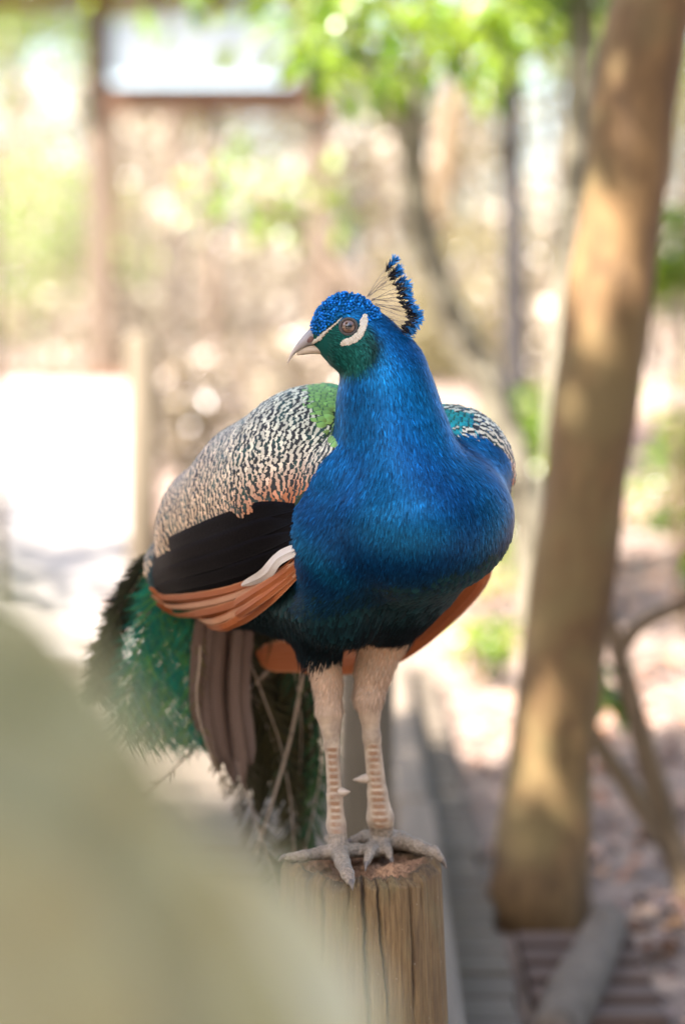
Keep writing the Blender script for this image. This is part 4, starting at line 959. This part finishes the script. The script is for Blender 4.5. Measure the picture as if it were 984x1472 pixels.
# long train feathers: pale shafts with loose barbs
m_shaft = simple_mat('feather_shaft', (.34, .26, .19), (.48, .39, .30), 40, .5, bmp=0)
m_barb = plume_mat('train_barb', .1, .6, .25)
train_paths = [([(365, 905), (415, 1000), (432, 985), (405, 1090), (374, 1205), (350, 1330)], .36, .05), ]
def train_feather(pix, ys, blen, c1, c2, dens=150, shr=.0013, bw_=.0019):
    pts = [W(p_[0], p_[1], y_) for p_, y_ in zip(pix, ys)]; Pc = catmull(pts, 60); T = nrm(np.gradient(Pc, axis=0))
    V, F = tube_geo(Pc, np.linspace(shr * 1.2, shr * .6, 60), 6); f_ = mesh_obj('train_feather', V, fix_faces(F), m_shaft, pk)
    t = np.sort(rng.uniform(.06, 1, dens)); i = (t * 59).astype(int); n_ = dens; sgn = rng.choice([-1, 1], n_)[:, None]
    cdir = nrm(Pc[i] - CAM); side = nrm(np.cross(T[i], cdir)); Nm = -cdir
    D = nrm(T[i] * .8 + side * sgn * .75 + rng.normal(0, .18, (n_, 3)) + np.array([0, 0, -.25]))
    mx = rng.uniform(0, 1, (n_, 1)); c0 = (np.array(c1) * (1 - mx) + np.array(c2) * mx)
    V, F, uv, cc = feather_geo(Pc[i], D, Nm, blen * rng.uniform(.6, 1.2, n_), bw_, 1, 3, 'barb', .001, .1, 0, c0)
    b_o = mesh_obj('barbs', V, F, m_barb, f_, cols=cc); b_o['kind'] = 'stuff'
OL1, OL2, GR1, GR2 = (.015, .015, .006), (.06, .05, .012), (.006, .07, .035), (.05, .16, .03)
for k, (xa_, xb_, xc_) in enumerate([(372, 384, 372), (388, 402, 398), (404, 420, 424), (420, 440, 446), (356, 366, 352)]):
    vane('train_vane', [W(xa_, 890, .34), W(xb_, 985, .42), W((xb_ + xc_) / 2, 1080, .46), W(xc_, 1170 - 8 * k, .5)], [np.array([rng.uniform(-.4, .4), -1, .1])] * 4, .034, m_train, pk, n=40, tip=.3, root=.8, jag=.16, camber=.3)
ty = [.30, .36, .41, .45, .48]
train_feather([(352, 880), (350, 960), (390, 1060), (420, 1150), (440, 1260)], ty, .05, OL1, OL2, 260)
train_feather([(330, 880), (372, 985), (405, 1080), (420, 1180), (425, 1300)], ty, .05, OL1, OL2, 260)
train_feather([(380, 880), (420, 960), (432, 1030), (430, 1120), (415, 1260)], ty, .05, OL1, OL2, 260)
train_feather([(435, 960), (430, 1000), (415, 1070), (392, 1150), (366, 1230)], [.34, .37, .4, .42, .44], .018, OL1, (.03, .06, .03), 90, .0028)
train_feather([(420, 930), (365, 985), (320, 1035), (270, 1085), (200, 1150)], [.34, .36, .38, .4, .42], .016, (.10, .07, .05), (.16, .12, .09), 70, .0022)
train_feather([(290, 880), (287, 950), (283, 1010), (300, 1080), (330, 1140)], [.28, .3, .31, .33, .36], .02, (.08, .06, .04), (.16, .13, .06), 80, .0016)
train_feather([(420, 900), (455, 1000), (462, 1080), (452, 1160), (430, 1250)], [.3, .38, .42, .45, .47], .045, GR1, (.05, .09, .02), 220)
train_feather([(400, 900), (440, 1000), (448, 1100), (440, 1180), (400, 1270)], [.3, .4, .45, .48, .5], .05, (.004, .05, .035), GR1, 200)
train_feather([(330, 900), (340, 1020), (350, 1120), (380, 1220), (410, 1330)], [.3, .37, .42, .46, .5], .05, OL1, (.1, .08, .05), 200)
for k in range(9):          # green plumes at the left
    x0 = 232 + 6 * k + rng.uniform(-4, 4); sl_ = -70 + 11 * k
    train_feather([(x0 + 14, 800 + 4 * k), (x0 + sl_ * .15, 860), (x0 + sl_ * .45, 920), (x0 + sl_ * .7, 985), (x0 + sl_ * .85, 1060)], [.25, .29, .32, .34, .37], .052, (.004, .10, .09), (.10, .30, .04) if k % 2 else (.006, .26, .15), 420, .0007, .0013)
for k in range(5):          # dark loose plumes behind them
    x0 = 222 + 5 * k
    train_feather([(x0, 785), (x0 - 22 - 4 * k, 830), (x0 - 45 - 7 * k, 880), (x0 - 62 - 9 * k, 940), (x0 - 70 - 10 * k, 1000)], [.28, .32, .36, .39, .42], .04, (.008, .010, .006), (.035, .04, .014), 300, .0007)

# --- head: crown, crest, beak, eye, bare skin
cp = []
for px_ in np.arange(438, 552, 1.1):
    for py2 in np.arange(415, 490, 1.1): cp.append((px_ + rng.uniform(-.5, .5), py2 + rng.uniform(-.5, .5)))
cp = np.array(cp); cp = cp[inpoly(cp, crownpoly)]; hp = hit(cp); ok = np.abs(sdf(hp)) < .004; hp = hp[ok]
hp = hp[rng.permutation(len(hp))]; hp = hp[thin(hp, .0030)]
far = hp.copy(); far[:, 1] = 2 * YH - far[:, 1]; hp = np.vstack([hp, far]); hn = sdf_n(hp)
import bmesh
bm = bmesh.new(); bmesh.ops.create_icosphere(bm, subdivisions=1, radius=1); iv = np.array([v.co[:] for v in bm.verts]); bm.verts.index_update(); itf = np.array([[v.index for v in f.verts] for f in bm.faces]); bm.free()
n_ = len(hp); sc_ = rng.uniform(.0015, .0024, n_)[:, None, None]; V = hp[:, None] + hn[:, None] * .0012 + iv[None] * sc_ * np.array([1, 1, 1]) + hn[:, None] * sc_ * .4
F = (np.arange(n_)[:, None, None] * len(iv) + itf[None]).reshape(-1, 3)
cc = np.repeat(np.array([.006, .16, .55]) * np.exp(rng.normal(0, .35, (n_, 1))) + np.array([0, .04, 0]) * rng.uniform(0, 1, (n_, 1)), len(iv), 0)
o = mesh_obj('crown_feathers', V.reshape(-1, 3), F, m_plume, pk, cols=cc); o['kind'] = 'stuff'
# crest
cb = W(538, 440, YH); zp = lambda zx, zy: (390 + zx / 3.785, 350 + zy / 3.785)
tips = [(668, 95), (684, 135), (700, 165), (716, 195), (728, 228), (738, 262), (742, 296), (752, 325), (775, 350), (800, 372), (806, 398), (800, 425), (780, 445), (762, 465), (748, 487), (735, 510)]
bases = [(520, 285)] * 4 + [(545, 305)] * 4 + [(556, 330)] * 4 + [(585, 385)] * 4
m_crest = plume_mat('crest_plumage', .4, .4, .4)
m_cshaft = simple_mat('crest_shaft', (.10, .085, .08), (.18, .155, .145), 60, .5, bmp=0)
for k, (tp, bs) in enumerate(zip(tips, bases)):
    yo = rng.uniform(-.014, .014); A_ = W(*zp(bs[0] + rng.uniform(-6, 10), bs[1] + rng.uniform(-6, 12)), YH); B_ = W(*zp(tp[0] + rng.uniform(-7, 5), tp[1] + rng.uniform(-5, 5)), YH + yo)
    dv = B_ - A_; M_ = A_ + dv * .55 + np.array([0, 0, .004 * (1 - k / 8)])
    V, F = tube_geo([A_, M_, B_], [.00040, .00032, .00025], 5, n=14); f_ = mesh_obj('crest_feather', V, fix_faces(F), m_cshaft, pk)
    # fine hairs along the shaft
    dn = nrm(dv); sd_ = nrm(np.cross(dn, np.array([0, 1, 0]))); n_ = 6
    t = rng.uniform(.25, .8, n_)[:, None]; Pp = A_ + dv * t; D = nrm(dn + sd_ * rng.choice([-1, 1], (n_, 1)) * .35 + rng.normal(0, .1, (n_, 3)))
    g1 = feather_geo(Pp, D, np.tile([0, -1.0, 0], (n_, 1)), .007, .0005, 1, 3, 'barb', 0, 0, 0, np.tile([.22, .19, .17], (n_, 1)))
    # fan tip: black inner barbs, blue outer
    n_ = 110; t = (.66 + .34 * rng.uniform(0, 1, n_) ** .6)[:, None]; Pp = A_ + dv * t + np.array([0, 1, 0]) * rng.normal(0, .002, (n_, 1)); sp2 = rng.normal(0, .28, (n_, 1)) + .42 * rng.choice([-1, 1], (n_, 1))
    D = nrm(dn + sd_ * sp2 + np.array([0, 1, 0]) * rng.normal(0, .4, (n_, 1))); isb = (t > .87 + .05 * rng.normal(0, 1, (n_, 1)))
    c0 = np.where(isb, np.array([.006, .14, .42]), np.array([.006, .006, .010])) * np.exp(rng.normal(0, .35, (n_, 1))); c1 = np.where(isb, c0 * 1.3 + np.array([0, .03, .02]), c0 + np.array([0, .004, .01]))
    g2 = feather_geo(Pp, D, np.tile([0, -1.0, 0.2], (n_, 1)) + rng.normal(0, .4, (n_, 3)), .0098 * rng.uniform(.5, 1.15, n_), .0012, 1, 3, 'barb', 0, .1, 0, c0, c1)
    Vm, Fm = merge([(g1[0], g1[1]), (g2[0], g2[1])]); mesh_obj('fan', Vm, Fm, m_crest, f_, cols=np.vstack([g1[3], g2[3]]))
# beak
def loft(top, bot, hw, y0, seg=16, n=26, ex=.8):
    T_ = catmull([W(a, b_, y0) for a, b_ in top], n); B_ = catmull([W(a, b_, y0) for a, b_ in bot], n); w_ = np.interp(np.linspace(0, 1, n), np.linspace(0, 1, len(hw)), hw) * mpp(y0)
    th_ = np.linspace(0, 2 * np.pi, seg, endpoint=False); c_ = (T_ + B_) / 2; h_ = (T_ - B_) / 2
    V = c_[:, None] + h_[:, None] * np.sin(th_)[None, :, None] + np.array([0, 1, 0]) * (w_[:, None] * np.sign(np.cos(th_)) * np.abs(np.cos(th_)) ** ex)[..., None]
    i = np.arange(n - 1)[:, None] * seg; j = np.arange(seg)[None]; j2 = (j + 1) % seg
    return V.reshape(-1, 3), np.stack([i + j, i + j2, i + seg + j2, i + seg + j], -1).reshape(-1, 4)
m_beak, nt, b = new_mat('beak_horn'); v = geopos(nt); sx_ = nt.nodes.new('ShaderNodeSeparateXYZ'); nt.links.new(v, sx_.inputs[0]); n1 = noise(nt, v, 120, 3)
xa, xb = W(413, 0, YH)[0], W(468, 0, YH)[0]
tx = math_(nt, 'DIVIDE', math_(nt, 'SUBTRACT', sx_.outputs[0], float(xa)), float(xb - xa))
nt.links.new(ramp(nt, math_(nt, 'ADD', tx, math_(nt, 'MULTIPLY', math_(nt, 'SUBTRACT', n1, .5), .3)), [(0.05, (.55, .46, .38)), (.35, (.40, .37, .36)), (.75, (.27, .27, .29)), (1, (.32, .29, .27))]), b.inputs['Base Color']); b.inputs['Roughness'].default_value = .38
bk = [(474, 462), (458, 466), (447, 471), (436, 482), (425, 496), (417, 510), (412.5, 523)]; bb = [(476, 498), (460, 496), (449, 496), (438, 499), (428, 505), (420, 513), (413, 523.5)]
V, F = loft(bk, bb, [17, 14.5, 12, 9, 6, 3.4, .4], YH); beak = mesh_obj('upper_beak', V, F, m_beak, pk)
m_beak2 = simple_mat('lower_beak_horn', (.48, .39, .28), (.58, .49, .37), 60, .4, bmp=0)
V, F = loft([(482, 496), (462, 495), (448, 496), (438, 499), (426, 506)], [(486, 513), (466, 510), (449, 509), (438, 510), (427, 511)], [15, 12, 9, 6, .8], YH); mesh_obj('lower_beak', V, F, m_beak2, pk)
def blob(name, c, rad, mat, parent, R3=None, **kw):
    bm = bmesh.new(); bmesh.ops.create_uvsphere(bm, u_segments=28, v_segments=18, radius=1); V = np.array([v.co[:] for v in bm.verts]); bm.verts.index_update(); F = [tuple(v.index for v in f.verts) for f in bm.faces]; bm.free()
    V = V * np.asarray(rad)
    if R3 is not None: V = V @ np.asarray(R3).T
    return mesh_obj(name, V + c, F, mat, parent, **kw)
m_nost = simple_mat('nostril_skin', (.10, .05, .045), (.26, .15, .12), 300, .6, bmp=0)
for s_ in (-1, 1):
    c = W(447.5, 486.5, YH) + np.array([0, s_ * 10.8 * mpp(YH), 0]); q = math.atan2(12, 14)
    R3 = np.array([[math.cos(q), 0, -math.sin(q)], [0, 1, 0], [math.sin(q), 0, math.cos(q)]])
    blob('nostril', c, (.0068, .0014, .0032), m_nost, pk, R3)
# eyes
m_eye, nt, b = new_mat('eye'); tc = coords(nt, 'Object'); 
at = N(nt, 'ShaderNodeAttribute', attribute_name='Col'); sp = nt.nodes.new('ShaderNodeSeparateColor'); nt.links.new(at.outputs['Color'], sp.inputs[0])
n1 = noise(nt, geopos(nt), 500, 3)
c = ramp(nt, math_(nt, 'ADD', sp.outputs[0], math_(nt, 'MULTIPLY', math_(nt, 'SUBTRACT', n1, .5), .05)), [(0, (.003, .003, .003)), (.34, (.003, .003, .003)), (.38, (.10, .05, .03)), (.6, (.19, .11, .07)), (.78, (.11, .065, .05)), (.9, (.02, .016, .014))])
nt.links.new(c, b.inputs['Base Color']); b.inputs['Roughness'].default_value = .08; b.inputs['Coat Weight'].default_value = 1.0; b.inputs['Coat Roughness'].default_value = .02
m_lid = simple_mat('eyelid_skin', (.03, .03, .03), (.10, .085, .075), 400, .6, bmp=.3, bd=.001)
m_face = simple_mat('face_skin', (.60, .53, .38), (.82, .77, .64), 420, .65, bmp=1.0, bd=.0022)
hE = hit([(500.5, 469.5)])[0]; nE = sdf_n(hE[None])[0]; nE = nrm(nE + np.array([0, -.8, 0]))
for s_ in (1, -1):
    hc, nn = hE.copy(), nE.copy()
    if s_ < 0: hc[1] = 2 * YH - hc[1]; nn[1] = -nn[1]
    re = 11.5 * mpp(YH); c0 = hc - nn * re * .50
    bm = bmesh.new(); bmesh.ops.create_uvsphere(bm, u_segments=36, v_segments=28, radius=re); V = np.array([v.co[:] for v in bm.verts]); bm.verts.index_update(); F = [tuple(v.index for v in f.verts) for f in bm.faces]; bm.free()
    Q = np.array(Vector(nn).to_track_quat('Z', 'Y').to_matrix()); dist = np.arctan2(np.hypot(V[:, 0], V[:, 1]), V[:, 2]) / 1.15
    ey = mesh_obj('eye', V @ Q.T + c0, F, m_eye, pk, cols=np.stack([dist] * 3, 1))
    t_ = np.linspace(0, 2 * np.pi, 40); ring = np.stack([np.cos(t_) * re * 1.02, np.sin(t_) * re * .98, np.full(40, re * .42)], 1) @ Q.T + c0
    V, F = tube_geo(ring, np.full(40, .0021), 8, cap=False); mesh_obj('eyelid', V, F, m_lid, ey)
def skin_patch(name, zpoly, th_=.0016, step=.8):
    poly = np.array([zp(*q) for q in zpoly]); poly = catmull(np.vstack([poly, poly[:1]]), 90)[:-1]; poly = poly + rng.normal(0, .45, poly.shape)
    x0, y0 = poly.min(0) - 1; x1, y1 = poly.max(0) + 1; gx_, gy_ = np.meshgrid(np.arange(x0, x1, step), np.arange(y0, y1, step), indexing='ij'); q = np.stack([gx_.ravel(), gy_.ravel()], 1)
    m = inpoly(q, poly.tolist()); de = np.sqrt(((q[:, None] - poly[None]) ** 2).sum(-1)).min(1) * np.where(m, 1, -1)
    grow = de > -.8; ha = hit(q); grow &= np.abs(sdf(ha)) < .003; h_ = ha[grow]; n__ = sdf_n(h_); V_ = h_ + n__ * (.0006 + th_ * np.clip((de[grow] + .8) / 3.0, 0, 1) ** .5)[:, None]
    V_[de[grow] < .1] -= n__[de[grow] < .1] * .0014
    ix = np.full(len(q), -1); ix[grow] = np.arange(grow.sum()); ix = ix.reshape(gx_.shape)
    F = np.stack([ix[:-1, :-1], ix[:-1, 1:], ix[1:, 1:], ix[1:, :-1]], -1).reshape(-1, 4); F = F[(F >= 0).all(1)]
    mesh_obj(name, V_, F, m_face, pk); V2 = V_.copy(); V2[:, 1] = 2 * YH - V2[:, 1]; mesh_obj(name, V2, F[:, ::-1].copy(), m_face, pk)
skin_patch('cheek_skin', [(510, 378), (524, 400), (522, 440), (505, 490), (485, 522), (445, 548), (405, 556), (374, 556), (385, 528), (420, 512), (455, 490), (474, 462), (480, 425), (492, 396)])
skin_patch('brow_skin', [(386, 396), (380, 412), (350, 445), (310, 480), (285, 505), (262, 530), (228, 548), (205, 552), (235, 525), (262, 498), (300, 470), (340, 440)])
# spurs and claws
m_claw = simple_mat('claw_horn', (.09, .075, .065), (.24, .20, .17), 150, .4, bmp=0); m_spur = simple_mat('spur_horn', (.42, .34, .26), (.55, .46, .36), 120, .5, bmp=0)
for A_, B_ in (((481, 1137, .022), (503, 1138, .016)), ((540, 1116, .05), (507, 1121, .046))):
    V, F = tube_geo([W(*A_), (W(*A_) * .45 + W(*B_) * .55) + np.array([0, 0, -.001]), W(*B_)], [.0080, .0060, .0008], 10, n=8); mesh_obj('spur', V, fix_faces(F), m_spur, pk)
for s_ in 'rl':
    for tt in toes[s_]:
        e = tt[-1][0]; d_ = nrm(tt[-1][0] - tt[-2][0]); r_ = tt[-1][1]; dn_ = np.array([0, 0, -1.0])
        V, F = tube_geo([e - d_ * .004, e + d_ * .006 + np.array([0, 0, .001]), e + d_ * .013 + dn_ * .004], [r_ * .85, r_ * .62, .0006], 10, n=9); mesh_obj('claw', V, fix_faces(F), m_claw, pk)

# ================================================================== FOREGROUND PLANT
mat_fg = leaf_mat('broad_leaf', (0.25, 0.28, 0.16), (0.36, 0.385, 0.26), .3, .5)
mat_fg2 = leaf_mat('broad_leaf_pale', (0.50, 0.53, 0.43), (0.60, 0.62, 0.54), .3, .5)
YF = -2.2
fp = empty('broad_leaf_plant', tuple(W(120, 1472, YF) * np.array([1, 1, 0]))); tag(fp, 'blurred pale sage green broad-leaved plant in front of the post', 'plant')
fb = np.array(fp.location)
def broad_leaf(pix, ys, w, mat, nvec, n=24, nu=8):
    P = catmull([W(a, b_, y_) for (a, b_), y_ in zip(pix, ys)], n); T = nrm(np.gradient(P, axis=0)); S_ = nrm(np.cross(T, np.array(nvec, float))); Nm = np.cross(S_, T)
    t = np.linspace(0, 1, n); wp = w * np.sin(np.pi * np.clip(t * .93 + .05, 0, 1)) ** .7; u = np.linspace(-1, 1, nu + 1)
    top = P[:, None] + S_[:, None] * (u[None] * wp[:, None] / 2)[..., None] + Nm[:, None] * (.10 * wp[:, None] * u[None] ** 2 + .004 * np.sin(t * 30)[:, None] * np.abs(u)[None])[..., None]
    bot = top - Nm[:, None] * .0008; V = np.vstack([top.reshape(-1, 3), bot.reshape(-1, 3)]); i, j = np.meshgrid(np.arange(n - 1), np.arange(nu), indexing='ij'); q = (i * (nu + 1) + j).ravel(); o_ = n * (nu + 1)
    F = np.stack([q, q + 1, q + nu + 2, q + nu + 1], 1); F = np.vstack([F, F[:, ::-1] + o_])
    c = np.tile((.5 + .35 * np.sin(np.abs(u) * 9)[None] * np.ones((n, 1)) + .15 * np.sin(t * 40)[:, None]).reshape(-1), 2).clip(0, 1)
    mesh_obj('leaf', V, F, mat, fp, cols=np.stack([c] * 3, 1))
broad_leaf([(330, 1840), (220, 1540), (85, 1270), (-50, 1050), (-170, 880), (-270, 740)], [YF + .02, YF, YF - .02, YF - .03, YF - .03, YF - .02], 0.111, mat_fg, (0.25, -1, .35))
broad_leaf([(420, 1850), (300, 1560), (150, 1330), (10, 1180), (-150, 1080)], [YF - .03, YF - .04, YF - .05, YF - .06, YF - .06], 0.097, mat_fg, (0.2, -1, .3))
broad_leaf([(300, 1900), (455, 1680), (460, 1520), (425, 1400), (360, 1300), (290, 1220)], [YF, YF + .01, YF + .02, YF + .03, YF + .03, YF + .02], 0.050, mat_fg2, (0.1, -1, .4))
broad_leaf([(120, 1900), (60, 1650), (0, 1450), (-80, 1300), (-200, 1200)], [YF - .05, YF - .07, YF - .08, YF - .09, YF - .1], 0.097, mat_fg, (0.1, -1, .2))
e = W(330, 1820, YF); V, F = tube_geo([fb, fb * .6 + np.array(e) * .4 + np.array([.02, 0, 0]), e, W(330, 1640, YF)], [.014, .012, .010, .006], 10, n=20)
mesh_obj('stem', V, fix_faces(F), mat_leaf_d if False else mat_bark_olive, fp)
